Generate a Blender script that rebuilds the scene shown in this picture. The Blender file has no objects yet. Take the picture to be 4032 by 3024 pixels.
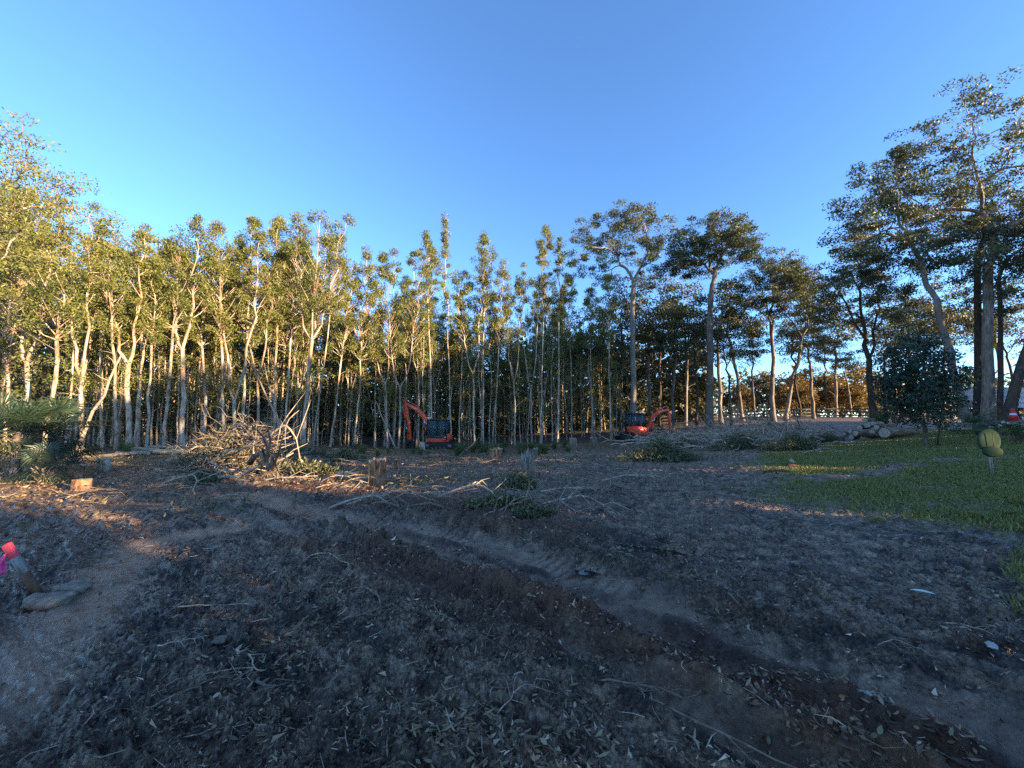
import bpy, math, random
import numpy as np
from mathutils import Matrix, Vector

S = bpy.context.scene
COL = S.collection
RNG = np.random.default_rng(7)
random.seed(7)
R = math.radians

# ------------------------------------------------------------------ camera, sky, sun, exposure
F_PX, CX, CY = 1515.0, 2016.0, 1512.0
HORIZON = 1645.0
PITCH = math.atan((HORIZON - CY) / F_PX)
CAM_H = 1.65
cam_d = bpy.data.cameras.new('camera')
cam_d.sensor_width = 36.0
cam_d.lens = 36.0 * F_PX / 4032.0
cam_d.clip_start, cam_d.clip_end = 0.05, 5000.0
cam = bpy.data.objects.new('camera', cam_d)
cam.location = (0, 0, CAM_H)
cam.rotation_euler = (math.pi / 2 + PITCH, 0, 0)
COL.objects.link(cam)
S.camera = cam

SUN_AZ, SUN_EL = R(115), R(9.5)          # azimuth clockwise from the view direction (+Y)
SUN_DIR = Vector((math.sin(SUN_AZ) * math.cos(SUN_EL), math.cos(SUN_AZ) * math.cos(SUN_EL), math.sin(SUN_EL)))
world = bpy.data.worlds.new('World')
S.world = world
world.use_nodes = True
wn = world.node_tree
wn.nodes.clear()
w_out = wn.nodes.new('ShaderNodeOutputWorld')
w_bg = wn.nodes.new('ShaderNodeBackground')
w_sky = wn.nodes.new('ShaderNodeTexSky')
w_sky.sky_type = 'NISHITA'
w_sky.sun_disc = False
w_sky.sun_elevation = SUN_EL
w_sky.sun_rotation = SUN_AZ
w_sky.altitude = 2200
w_sky.air_density = 0.95
w_sky.dust_density = 0.0
w_sky.ozone_density = 3.8
w_bg.inputs['Strength'].default_value = 0.15
wn.links.new(w_sky.outputs[0], w_bg.inputs['Color'])
wn.links.new(w_bg.outputs[0], w_out.inputs['Surface'])
sun_d = bpy.data.lights.new('sun', 'SUN')
sun_d.energy = 5.0
sun_d.angle = R(0.5)
sun_d.color = (1.0, 0.76, 0.46)
sun = bpy.data.objects.new('sun', sun_d)
sun.rotation_euler = SUN_DIR.to_track_quat('Z', 'Y').to_euler()
sun.location = (30, -20, 30)
COL.objects.link(sun)
S.view_settings.view_transform = 'Standard'
S.view_settings.look = 'None'
S.view_settings.gamma = 1.0
S.view_settings.use_curve_mapping = False
S.view_settings.exposure = 2.02
S.render.engine = 'CYCLES'
S.cycles.use_denoising = False
S.cycles.use_adaptive_sampling = False
S.cycles.sample_clamp_indirect = 4.0
S.cycles.max_bounces = 5
S.cycles.diffuse_bounces = 3
S.cycles.glossy_bounces = 2
S.cycles.transmission_bounces = 3
S.cycles.transparent_max_bounces = 4

# ------------------------------------------------------------------ mesh helpers
def np_mesh(name, V, faces, mats, smooth=False, mat_idx=None):
    """V (n,3); faces: list of (k,m) int arrays."""
    V = np.asarray(V, np.float32)
    me = bpy.data.meshes.new(name)
    me.vertices.add(len(V))
    me.vertices.foreach_set('co', V.ravel())
    loops = np.concatenate([np.asarray(f, np.int32).ravel() for f in faces])
    tot = np.concatenate([np.full(len(f), np.asarray(f).shape[1], np.int32) for f in faces])
    start = np.concatenate([[0], np.cumsum(tot)[:-1]]).astype(np.int32)
    me.loops.add(len(loops))
    me.loops.foreach_set('vertex_index', loops)
    me.polygons.add(len(tot))
    me.polygons.foreach_set('loop_start', start)
    try:
        me.polygons.foreach_set('loop_total', tot)
    except Exception:
        pass
    if smooth:
        me.polygons.foreach_set('use_smooth', np.ones(len(tot), bool))
    for m in (mats if isinstance(mats, (list, tuple)) else [mats]):
        me.materials.append(m)
    if mat_idx is not None:
        me.polygons.foreach_set('material_index', np.asarray(mat_idx, np.int32))
    me.update(calc_edges=True)
    return me


def obj(name, me, parent=None, loc=(0, 0, 0), rot=(0, 0, 0), scale=(1, 1, 1)):
    o = bpy.data.objects.new(name, me)
    o.location, o.rotation_euler, o.scale = loc, rot, scale
    COL.objects.link(o)
    if parent is not None:
        o.parent = parent
    return o


def tag(o, label=None, cat=None, group=None, kind=None):
    if label: o['label'] = label
    if cat: o['category'] = cat
    if group: o['group'] = group
    if kind: o['kind'] = kind
    return o


def thing(name, label, cat, loc=(0, 0, 0), rotz=0.0, group=None):
    return tag(obj(name, None, None, loc, (0, 0, rotz)), label, cat, group)


class MB:
    def __init__(s):
        s.V, s.F, s.n = [], [], 0

    def add(s, V, *F):
        V = np.asarray(V, float)
        for f in F:
            s.F.append(np.asarray(f, int) + s.n)
        s.V.append(V)
        s.n += len(V)
        return s

    def tube(s, P, rad, sides=6, cap=True):
        P = np.asarray(P, float)
        k = len(P)
        rad = np.broadcast_to(np.asarray(rad, float), (k,))
        T = np.gradient(P, axis=0)
        T /= np.linalg.norm(T, axis=1)[:, None] + 1e-9
        m = T.mean(0)
        ref = np.array([1, 0, 0.]) if abs(m[2]) > abs(m[0]) else np.array([0, 0, 1.])
        A = np.cross(T, ref)
        A /= np.linalg.norm(A, axis=1)[:, None] + 1e-9
        B = np.cross(T, A)
        th = np.arange(sides) * 2 * math.pi / sides
        V = P[:, None, :] + rad[:, None, None] * (np.cos(th)[None, :, None] * A[:, None, :] + np.sin(th)[None, :, None] * B[:, None, :])
        i = np.arange(k - 1)[:, None] * sides
        j = np.arange(sides)[None, :]
        j2 = (j + 1) % sides
        q = np.stack([i + j, i + j2, i + sides + j2, i + sides + j], -1).reshape(-1, 4)
        fs = [q]
        if cap:
            fs.append(np.arange(sides)[None, ::-1])
            fs.append((np.arange(sides) + (k - 1) * sides)[None, :])
        return s.add(V.reshape(-1, 3), *fs)

    def box(s, c, d, rot=None):
        c = np.asarray(c, float); d = np.asarray(d, float) / 2
        V = np.array([[x, y, z] for x in (-1, 1) for y in (-1, 1) for z in (-1, 1)], float) * d
        if rot is not None:
            V = V @ np.array(rot.to_3x3() if hasattr(rot, 'to_3x3') else rot).T
        F = np.array([[0, 1, 3, 2], [4, 6, 7, 5], [0, 4, 5, 1], [2, 3, 7, 6], [0, 2, 6, 4], [1, 5, 7, 3]])
        return s.add(V + c, F)

    def prism(s, prof, y0, y1, axes=(0, 2, 1)):
        """closed 2D profile extruded along third axis."""
        n = len(prof)
        V = np.zeros((2 * n, 3))
        p = np.asarray(prof, float)
        V[:n, axes[0]] = p[:, 0]; V[:n, axes[1]] = p[:, 1]; V[:n, axes[2]] = y0
        V[n:, axes[0]] = p[:, 0]; V[n:, axes[1]] = p[:, 1]; V[n:, axes[2]] = y1
        a = np.arange(n); b = (a + 1) % n
        return s.add(V, np.stack([a, b, b + n, a + n], 1), a[None, ::-1], (a + n)[None, :])

    def mesh(s, name, mats, smooth=False):
        by = {}
        for f in s.F:
            by.setdefault(f.shape[1], []).append(f)
        return np_mesh(name, np.concatenate(s.V), [np.concatenate(v) for v in by.values()], mats, smooth)

    def build(s, name, mats, parent=None, loc=(0, 0, 0), rot=(0, 0, 0), smooth=False, bevel=0.0):
        o = obj(name, s.mesh(name, mats, smooth), parent, loc, rot)
        if bevel:
            m = o.modifiers.new('bevel', 'BEVEL')
            m.width, m.segments, m.limit_method = bevel, 2, 'ANGLE'
        return o


# ------------------------------------------------------------------ noise, terrain
def _hash(ix, iy, seed):
    h = (ix.astype(np.int64) * 374761393 + iy.astype(np.int64) * 668265263 + seed * 1442695041) & 0x7fffffff
    h = ((h ^ (h >> 13)) * 1274126177) & 0x7fffffff
    return h ^ (h >> 16)


def perlin(x, y, seed=0):
    x0, y0 = np.floor(x), np.floor(y)
    fx, fy = x - x0, y - y0
    u = fx * fx * fx * (fx * (fx * 6 - 15) + 10)
    v = fy * fy * fy * (fy * (fy * 6 - 15) + 10)
    def g(dx, dy):
        a = _hash(x0 + dx, y0 + dy, seed).astype(float) * (2 * math.pi / 65536.0)
        return np.cos(a) * (fx - dx) + np.sin(a) * (fy - dy)
    a = g(0, 0) * (1 - u) + g(1, 0) * u
    b = g(0, 1) * (1 - u) + g(1, 1) * u
    return (a * (1 - v) + b * v) * 1.5


def fbm(x, y, oct=4, seed=0, gain=0.5):
    s, a = 0, 1.0
    for o in range(oct):
        s = s + a * perlin(x * 2 ** o, y * 2 ** o, seed + o * 17)
        a *= gain
    return s


def sstep(a, b, x):
    t = np.clip((x - a) / (b - a), 0, 1)
    return t * t * (3 - 2 * t)


CT, ST = math.cos(PITCH), math.sin(PITCH)


def ray(px, py):
    x, y = (px - CX) / F_PX, (CY - py) / F_PX
    return np.array([x, CT - y * ST, ST + y * CT])


def at(px, py, d):
    r = ray(px, py)
    return np.array([0, 0, CAM_H]) + r * (d / r[1])


ctrl = [at(*c) for c in [
    (100, 1872, 11), (500, 1764, 21), (0, 1800, 17), (1250, 1765, 27), (1740, 1770, 32), (2200, 1752, 34), (2560, 1737, 34),
    (2790, 1692, 40), (3000, 1660, 46), (3300, 1644, 49), (3600, 1648, 47), (3400, 1724, 24), (3650, 1760, 17),
    (3905, 1865, 9), (3990, 1655, 24), (3880, 1675, 30), (2600, 1800, 17.5), (2000, 1870, 11)]]
ctrl += [np.array(c, float) for c in [(-6, 1, 0), (0, 1, 0), (6, 1, 0), (0, 4, 0), (-5, 5, 0), (4, 5, 0.02), (9, 5, .12), (-3.4, 9.4, 0), (0, -8, 0), (12, -10, .3), (-12, -8, 0),
         (-40, 30, -.3), (-30, 60, -1), (0, 60, -.9), (25, 75, 1.2), (60, 60, 1.7), (60, 10, 1.5), (40, -25, .8), (0, -60, 0), (-60, 0, 0), (0, 120, 0), (110, 90, 1.5), (-110, 90, -.5), (-90, -90, 0), (90, -90, 0.8)]]
ctrl = np.array(ctrl)


def _tps(r2):
    return 0.5 * r2 * np.log(r2 + 1e-9)


_n = len(ctrl)
_K = _tps(((ctrl[:, None, :2] - ctrl[None, :, :2]) ** 2).sum(-1)) + np.eye(_n) * 2.0
_P = np.c_[np.ones(_n), ctrl[:, :2]]
_A = np.block([[_K, _P], [_P.T, np.zeros((3, 3))]])
_W = np.linalg.solve(_A, np.r_[ctrl[:, 2], 0, 0, 0])


def zbase(x, y):
    x = np.asarray(x, float); y = np.asarray(y, float)
    z = _W[_n] + _W[_n + 1] * x + _W[_n + 2] * y
    for i in range(_n):
        z = z + _W[i] * _tps((x - ctrl[i, 0]) ** 2 + (y - ctrl[i, 1]) ** 2)
    return np.clip(z, -1.3, 2.3)


def gp(px, py):
    """ground point seen at a pixel of the photograph (used while laying the place out)"""
    r = ray(px, py)
    t = np.geomspace(1.2, 200, 3000)
    x, y, z = r[0] * t, r[1] * t, CAM_H + r[2] * t
    hit = np.nonzero(z < zbase(x, y))[0]
    i = hit[0] if len(hit) else len(t) - 1
    return np.array([x[i], y[i]])


def poly_dist(x, y, pts):
    d = np.full(np.shape(x), 1e9); along = np.zeros(np.shape(x)); acc = 0.0
    side = np.zeros(np.shape(x))
    for a, b in zip(pts[:-1], pts[1:]):
        ab = b - a; L = np.hypot(*ab)
        t = np.clip(((x - a[0]) * ab[0] + (y - a[1]) * ab[1]) / (L * L), 0, 1)
        dd = np.hypot(x - a[0] - t * ab[0], y - a[1] - t * ab[1])
        m = dd < d
        along = np.where(m, acc + t * L, along)
        side = np.where(m, np.sign(ab[0] * (y - a[1]) - ab[1] * (x - a[0])), side)
        d = np.where(m, dd, d)
        acc += L
    return d, along, side


def in_poly(x, y, P):
    c = np.zeros(np.shape(x), bool)
    for i in range(len(P)):
        (x1, y1), (x2, y2) = P[i], P[i - 1]
        if y1 == y2: continue
        c ^= ((y1 > y) != (y2 > y)) & (x < (x2 - x1) * (y - y1) / (y2 - y1) + x1)
    return c


def sdist(x, y, P):
    d, _, _ = poly_dist(x, y, list(P) + [P[0]])
    return np.where(in_poly(x, y, P), -d, d)


G_ = lambda L: [gp(*p) for p in L]
LAWN = G_([(3060, 1775), (3230, 1752), (3420, 1735), (3560, 1700), (3800, 1688), (4150, 1680), (4500, 1700), (4900, 2050), (4300, 2095), (4032, 2078), (3830, 2065), (3600, 2045), (3400, 2008), (3200, 1978), (3060, 1960), (3120, 1905), (3040, 1860), (3010, 1815)])
LAWN2 = G_([(3940, 2290), (4050, 2225), (4200, 2200), (4300, 2420), (4070, 2410), (3970, 2360)])
SOIL = G_([(2980, 1880), (3250, 1884), (3420, 1870), (3560, 1838), (3720, 1814), (3880, 1808), (4100, 1806), (4300, 1815)])
RUT_A = G_([(1000, 1955), (1300, 2030), (1650, 2075), (1980, 2140), (2400, 2330), (2900, 2560), (3500, 2760), (4100, 2940)])
RUT_B = G_([(650, 2060), (850, 2010), (1150, 2080), (1500, 2190), (1900, 2350), (2500, 2600), (3000, 2900)])
RUT_D = G_([(1350, 2050), (1700, 2150), (2050, 2280), (2600, 2490), (3250, 2790), (3900, 3040)])
RUT_C = G_([(900, 2090), (560, 2140), (430, 2300), (250, 2480), (0, 2750), (-300, 3000)])
MULCH = G_([(1250, 2140), (1500, 2190), (1850, 2290), (2250, 2420), (2650, 2570), (3200, 2740), (3750, 2900)])
MULCH2 = G_([(1150, 1920), (1400, 1930), (1750, 2000), (2000, 2050), (2250, 2075)])
FRONT = np.array([(-60, 14), (-24, 16.5), (-20.5, 20.5), (-16.8, 24), (-13, 27.5), (-7, 32), (0, 34.5), (10, 38), (20, 43), (30, 50), (80, 70)], float)


def masks(x, y):
    lo = fbm(x * .9, y * .9, 3, 5)
    hi = fbm(x * 4.0, y * 4.0, 2, 9)
    ds, _, _ = poly_dist(x, y, SOIL)
    sd = sdist(x, y, LAWN) + lo * .55 + hi * .42
    lawn = sstep(.35, -.35, sd)
    lawn *= sstep(.22, .62, ds + lo * .35 + hi * .15 + .1)
    sparse = sstep(1.4, .2, sd) * sstep(.15, .6, lo + hi * .7) * .6
    lawn *= .35 + .65 * sstep(-.75, -.15, fbm(x * .55 + 3, y * .8, 3, 15) + hi * .35 + .12)
    l2 = sstep(.25, -.3, sdist(x, y, LAWN2) + lo * .35 + hi * .12)
    lawn = np.maximum(lawn, np.maximum(l2, sparse * (x > 2)))
    yf = np.interp(x, FRONT[:, 0], FRONT[:, 1])
    forest = sstep(-3.5, .5, y - yf + lo * 1.2)
    rough_grass = sstep(-14, -6, y - yf + lo * 3.5) * sstep(-.3, .35, lo + hi * .5) * (x < 14)
    wet = np.zeros(np.shape(x))
    for P, w in ((RUT_A, .34), (RUT_B, .15), (RUT_D, .17), (RUT_C, .3)):
        d, _, _ = poly_dist(x, y, P)
        wet = np.maximum(wet, sstep(w * 1.6, w * .35, d + hi * .09 + lo * .12))
    mul = np.zeros(np.shape(x))
    for P, w in ((MULCH, .34), (MULCH2, .55)):
        d, _, _ = poly_dist(x, y, P)
        mul = np.maximum(mul, sstep(w * 1.7, w * .2, d + hi * .16 + lo * .25))
    wet = wet * (1 - lawn) * (1 - mul * .8)
    return lawn, wet, mul, forest, rough_grass


PUDS = []
for px_, py_, sx_, sy_, rz_ in [(2560, 2165, .5, .2, -.35), (2290, 2245, .13, .06, -.3)]:
    c_ = gp(px_, py_)
    PUDS.append((c_, sx_, sy_, rz_, float(zbase(c_[0], c_[1])) - .022))


def ground_h(x, y, full=True):
    x = np.asarray(x, float); y = np.asarray(y, float)
    z = zbase(x, y)
    r = np.hypot(x, y)
    lawn, wet, mul, forest, rg = masks(x, y)
    fade = np.clip(1.2 - r / 60, 0, 1)
    z = z + .05 * fbm(x * .45, y * .45, 2, 31) * fade * (1 - .6 * lawn)
    # dragged, clotted mud: finer along the direction the machines travelled
    ca, sa = math.cos(R(-32)), math.sin(R(-32))
    xr, yr = x * ca + y * sa, -x * sa + y * ca
    churn = np.abs(fbm(xr * 1.1, yr * 4.2, 4, 41))
    clod = fbm(x * 7, y * 7, 3, 47, .6)
    hi_ = fbm(x * 3, y * 3, 2, 61)
    patchy = sstep(-.35, .45, fbm(x * .7, y * .7, 2, 53))
    a = (1 - .72 * wet) * (1 - .85 * lawn) * fade
    z = z + a * ((churn - .25) * .085 * (.3 + patchy) + np.maximum(clod, -.3) * .032 * (.2 + patchy))
    z = z + a * .026 * fbm(xr * 9, yr * 22, 3, 59, .75) * np.clip(1.3 - r / 16, .15, 1)
    z = z + .03 * mul * (.6 + clod) - .012 * lawn * 0 + .012 * lawn
    for P, w, dep in ((RUT_A, .34, .11), (RUT_B, .2, .10), (RUT_D, .19, .10), (RUT_C, .5, .03)):
        d, al, sd_ = poly_dist(x, y, P)
        k = (1 - lawn) * sstep(0, 1.2, al)
        z = z - dep * np.exp(-(d / w) ** 2) * k + dep * .7 * np.exp(-((d - w * 1.75) / (w * .45)) ** 2) * k * (.6 + .8 * np.abs(churn))
        bars = np.clip(np.sin(al * 2 * math.pi / .11 + hi_ * 3) * 1.5, -1, 1)
        zone = sstep(.1, .5, fbm(al * .6, sd_ * 3.1 + 7, 2, 71) + .25) * sstep(w * 1.5, w * .8, d)
        z = z + .006 * bars * zone * k * (.4 + .6 * np.abs(hi_)) * sstep(2.6, 4.5, r)
    z = z + a * .03 * fbm(xr * .35, yr * 6.5, 2, 67) * np.clip(1.2 - r / 14, 0, 1)
    for c_, sx_, sy_, rz_, zp_ in PUDS:
        u_ = ((x - c_[0]) * math.cos(rz_) + (y - c_[1]) * math.sin(rz_)) / sx_
        v_ = (-(x - c_[0]) * math.sin(rz_) + (y - c_[1]) * math.cos(rz_)) / sy_
        w_ = np.exp(-(np.hypot(u_, v_) / 1.15) ** 4)
        z = z * (1 - w_) + (zp_ - .03 + .25 * (z - zp_)) * w_
    ds, _, _ = poly_dist(x, y, SOIL)
    z = z + .05 * np.exp(-(ds / .3) ** 2) * sstep(7, 10, r)
    return z


def zg(x, y):
    return float(ground_h(np.array([x]), np.array([y]))[0])


def on(px, py, sink=0.0):
    p = gp(px, py)
    return np.array([p[0], p[1], zg(p[0], p[1]) - sink])


def base_at(px, d, sink=0.0):
    """ground point in the direction of an image column at a forward distance"""
    X = (px - CX) / F_PX * d * 1.0
    for _ in range(3):
        z = float(zbase(X, d))
        # perspective of the pitched camera: depth along the optical axis
        dep = d * CT + (z - CAM_H) * ST
        X = (px - CX) / F_PX * dep
    return np.array([X, d, float(zbase(X, d)) - sink])


def height_for(base, py_top):
    """height above base so that a vertical thing reaches an image row"""
    y = (CY - py_top) / F_PX
    d = base[1]
    z = CAM_H + d * (ST + y * CT) / (CT - y * ST)
    return z - base[2]


def x_at(px, py, d):
    return at(px, py, d)[0]

# ------------------------------------------------------------------ materials
def new_mat(name):
    m = bpy.data.materials.new(name)
    m.use_nodes = True
    nt = m.node_tree
    b = nt.nodes['Principled BSDF']
    return m, nt, b


def ramp(nt, stops, src):
    n = nt.nodes.new('ShaderNodeValToRGB')
    e = n.color_ramp.elements
    while len(e) < len(stops): e.new(0.5)
    for i, (p, c) in enumerate(stops):
        e[i].position = p; e[i].color = (*c, 1)
    nt.links.new(src, n.inputs[0])
    return n.outputs[0]


def noise(nt, scale, detail=4, vec=None, rough=.55, dist=0.0):
    n = nt.nodes.new('ShaderNodeTexNoise')
    n.inputs['Scale'].default_value = scale
    n.inputs['Detail'].default_value = detail
    n.inputs['Roughness'].default_value = rough
    n.inputs['Distortion'].default_value = dist
    if vec is not None: nt.links.new(vec, n.inputs['Vector'])
    return n.outputs['Fac']


def coords(nt, kind='Object', scale=(1, 1, 1)):
    t = nt.nodes.new('ShaderNodeTexCoord')
    m = nt.nodes.new('ShaderNodeMapping')
    m.inputs['Scale'].default_value = scale
    nt.links.new(t.outputs[kind], m.inputs[0])
    return m.outputs[0]


def mixc(nt, fac, a, b, mode='MIX'):
    n = nt.nodes.new('ShaderNodeMix')
    n.data_type = 'RGBA'; n.blend_type = mode
    for s, v in ((n.inputs[0], fac), (n.inputs[6], a), (n.inputs[7], b)):
        if isinstance(v, (int, float)): s.default_value = v
        elif isinstance(v, tuple): s.default_value = (*v, 1)
        else: nt.links.new(v, s)
    return n.outputs[2]


def math_n(nt, op, a, b=0.0, clamp=False):
    n = nt.nodes.new('ShaderNodeMath'); n.operation = op; n.use_clamp = clamp
    for s, v in ((n.inputs[0], a), (n.inputs[1], b)):
        if isinstance(v, (int, float)): s.default_value = v
        else: nt.links.new(v, s)
    return n.outputs[0]


def bump(nt, b, h, dist=.02, strength=.6):
    n = nt.nodes.new('ShaderNodeBump')
    n.inputs['Distance'].default_value = dist
    n.inputs['Strength'].default_value = strength
    nt.links.new(h, n.inputs['Height'])
    nt.links.new(n.outputs[0], b.inputs['Normal'])


def simple(name, stops, scale=8, rough=.8, stretch=(1, 1, 1), bd=.01, bs=.5, metal=0.0, spec=.5, detail=5):
    m, nt, b = new_mat(name)
    v = coords(nt, 'Object', stretch)
    f = noise(nt, scale, detail, v, .62)
    nt.links.new(ramp(nt, stops, f), b.inputs['Base Color'])
    b.inputs['Roughness'].default_value = rough
    b.inputs['Metallic'].default_value = metal
    b.inputs['Specular IOR Level'].default_value = spec
    if bs: bump(nt, b, noise(nt, scale * 2.3, 6, v, .6), bd, bs)
    return m


def bark(name, stops, big, scale=6, stretch=(1, 1, .28), bd=.03, bs=.9):
    """stringy bark: long vertical flakes of two tones with patches"""
    m, nt, b = new_mat(name)
    v = coords(nt, 'Object', stretch)
    oi = nt.nodes.new('ShaderNodeObjectInfo')
    f = noise(nt, scale, 6, v, .65, .3)
    c = ramp(nt, stops, f)
    f2 = noise(nt, 1.1, 3, coords(nt, 'Object', (1, 1, .5)), .5)
    c2 = mixc(nt, ramp(nt, [(.46, (0, 0, 0)), (.62, (1, 1, 1))], f2), c, mixc(nt, .75, c, big))
    k = math_n(nt, 'ADD', math_n(nt, 'MULTIPLY', oi.outputs['Random'], .5), .72)
    hv = nt.nodes.new('ShaderNodeHueSaturation')
    nt.links.new(k, hv.inputs['Value']); nt.links.new(c2, hv.inputs['Color'])
    nt.links.new(hv.outputs[0], b.inputs['Base Color'])
    b.inputs['Roughness'].default_value = .85
    b.inputs['Specular IOR Level'].default_value = .2
    bump(nt, b, noise(nt, scale * 1.6, 6, v, .7, .4), bd, bs)
    return m


def leaf_mat(name, stops, trans=.28, rough=.5, spec=.35):
    m, nt, b = new_mat(name)
    g = nt.nodes.new('ShaderNodeNewGeometry')
    oi = nt.nodes.new('ShaderNodeObjectInfo')
    f = math_n(nt, 'ADD', math_n(nt, 'MULTIPLY', g.outputs['Random Per Island'], .8), math_n(nt, 'MULTIPLY', oi.outputs['Random'], .2))
    c = ramp(nt, stops, f)
    nt.links.new(c, b.inputs['Base Color'])
    b.inputs['Roughness'].default_value = rough
    b.inputs['Specular IOR Level'].default_value = spec
    if trans:
        t = nt.nodes.new('ShaderNodeBsdfTranslucent')
        nt.links.new(mixc(nt, .35, c, (.16, .16, .02)), t.inputs['Color'])
        mx = nt.nodes.new('ShaderNodeMixShader'); mx.inputs[0].default_value = trans
        nt.links.new(b.outputs[0], mx.inputs[1]); nt.links.new(t.outputs[0], mx.inputs[2])
        nt.links.new(mx.outputs[0], nt.nodes['Material Output'].inputs['Surface'])
    return m


def paint(name, c, rough=.35, dirt=.25, metal=0.0, dirtc=(.06, .045, .035)):
    m, nt, b = new_mat(name)
    v = coords(nt)
    f = ramp(nt, [(.45, (0, 0, 0)), (.75, (1, 1, 1))], noise(nt, 3.0, 6, v, .65))
    nt.links.new(mixc(nt, math_n(nt, 'MULTIPLY', f, dirt), c, dirtc), b.inputs['Base Color'])
    nt.links.new(math_n(nt, 'ADD', math_n(nt, 'MULTIPLY', f, .3), rough), b.inputs['Roughness'])
    b.inputs['Metallic'].default_value = metal
    return m


M = {}
M['paperbark'] = bark('paperbark bark', [(.30, (.08, .055, .038)), (.43, (.30, .225, .155)), (.55, (.54, .44, .33)), (.75, (.70, .60, .48))], (.36, .17, .085))
M['greybark'] = bark('grey stringy bark', [(.30, (.06, .045, .034)), (.5, (.22, .17, .13)), (.72, (.40, .32, .25))], (.17, .10, .06))
M['darkbark'] = bark('dark furrowed bark', [(.3, (.03, .021, .016)), (.55, (.095, .066, .048)), (.8, (.19, .135, .10))], (.11, .055, .03))
M['gumbark'] = bark('smooth gum bark', [(.3, (.13, .10, .085)), (.5, (.27, .22, .18)), (.75, (.40, .35, .29))], (.20, .13, .09), scale=3, bd=.015, bs=.5)
M['twig'] = simple('twig bark', [(.3, (.07, .045, .03)), (.55, (.20, .14, .095)), (.8, (.36, .27, .20))], 22, .85)
M['palestick'] = simple('pale barked stick', [(.3, (.16, .11, .075)), (.5, (.36, .27, .19)), (.7, (.58, .46, .35))], 22, .85)
M['logbark'] = bark('brown log bark', [(.3, (.07, .035, .02)), (.5, (.24, .14, .085)), (.72, (.44, .31, .21))], (.28, .12, .055), stretch=(.3, 1, 1))
M['cutwood'] = simple('freshly cut wood', [(.3, (.45, .26, .12)), (.55, (.62, .42, .22)), (.8, (.72, .55, .34))], 10, .8)
M['palecut'] = simple('pale sawn log end', [(.3, (.30, .24, .17)), (.55, (.44, .37, .28)), (.8, (.54, .47, .37))], 9, .8)
M['redwood'] = simple('torn red timber', [(.34, (.05, .018, .01)), (.46, (.26, .10, .045)), (.58, (.42, .21, .10)), (.75, (.58, .36, .20))], 11, .9, (1, 1, .35), .06, 1.0)
OL = [(0.0, (.055, .07, .02)), (.3, (.115, .135, .034)), (.6, (.185, .195, .048)), (.85, (.26, .24, .062)), (1, (.29, .20, .065))]
M['leaf_paper'] = leaf_mat('paperbark foliage', OL, .3)
M['leaf_gum'] = leaf_mat('gum foliage', [(0, (.04, .052, .025)), (.4, (.075, .09, .036)), (.75, (.115, .112, .045)), (1, (.18, .12, .055))], .25)
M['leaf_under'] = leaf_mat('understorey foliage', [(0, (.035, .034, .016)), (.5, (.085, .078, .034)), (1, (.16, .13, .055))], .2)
M['leaf_dark'] = leaf_mat('dark glossy leaves', [(0, (.012, .030, .020)), (.5, (.025, .052, .034)), (1, (.05, .085, .05))], .15, .4, .5)
M['leaf_green'] = leaf_mat('fresh green leaves', [(0, (.04, .075, .02)), (.5, (.08, .13, .035)), (1, (.15, .18, .06))], .3)
M['leaf_slash'] = leaf_mat('wilting cut foliage', [(0, (.06, .065, .03)), (.45, (.13, .13, .06)), (.8, (.21, .19, .095)), (1, (.32, .25, .14))], .2)
M['leaf_autumn'] = leaf_mat('autumn foliage', [(0, (.10, .06, .02)), (.4, (.20, .11, .035)), (.75, (.28, .165, .05)), (1, (.16, .14, .05))], .3)
M['leaf_palm'] = leaf_mat('palm fronds', [(0, (.015, .034, .02)), (.5, (.032, .058, .034)), (.9, (.06, .085, .042)), (1, (.14, .13, .05))], .15, .4, .5)
M['leaf_palmdry'] = leaf_mat('yellowing fronds', [(0, (.12, .11, .03)), (.6, (.25, .2, .07)), (1, (.35, .26, .12))], .3)
M['grass'] = leaf_mat('lawn blades', [(0, (.11, .11, .034)), (.35, (.19, .19, .05)), (.75, (.26, .245, .068)), (.92, (.33, .28, .095)), (1, (.46, .37, .19))], .25)
M['tallgrass'] = leaf_mat('rank grass', [(0, (.05, .085, .025)), (.5, (.10, .14, .045)), (.85, (.17, .18, .07)), (1, (.28, .24, .13))], .3)
M['litter'] = leaf_mat('fallen leaves', [(0, (.06, .035, .02)), (.3, (.16, .095, .05)), (.5, (.19, .15, .06)), (.7, (.29, .20, .11)), (.9, (.42, .31, .19)), (1, (.60, .49, .35))], .1, .55)
M['litter_red'] = leaf_mat('russet bark mulch', [(0, (.04, .02, .013)), (.45, (.12, .055, .028)), (.75, (.24, .11, .055)), (.92, (.40, .22, .12)), (1, (.52, .40, .28))], .05, .8)
M['twigs_fine'] = leaf_mat('fine twig litter', [(0, (.06, .04, .026)), (.4, (.20, .14, .09)), (.75, (.40, .29, .20)), (1, (.62, .50, .38))], 0, .8)
M['chips'] = leaf_mat('bark chips', [(0, (.016, .009, .006)), (.45, (.07, .04, .024)), (.72, (.22, .135, .08)), (.88, (.46, .32, .205)), (1, (.75, .60, .45))], 0, .8)
M['freshchips'] = leaf_mat('fresh chips', [(0, (.10, .05, .025)), (.4, (.28, .15, .07)), (.75, (.48, .30, .15)), (1, (.66, .50, .32))], 0, .8)
M['clod'] = leaf_mat('wet clods', [(0, (.02, .012, .008)), (.6, (.10, .062, .04)), (1, (.24, .16, .10))], 0, .6, .4)
M['red'] = paint('orange red machine paint', (.86, .085, .03), .32, .10)
M['redgrey'] = paint('machine decal white', (.75, .75, .75), .5, .1)
M['black'] = paint('black machine panel', (.012, .014, .016), .4, .3)
M['rubber'] = paint('muddy track rubber', (.018, .017, .016), .7, .8)
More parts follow.
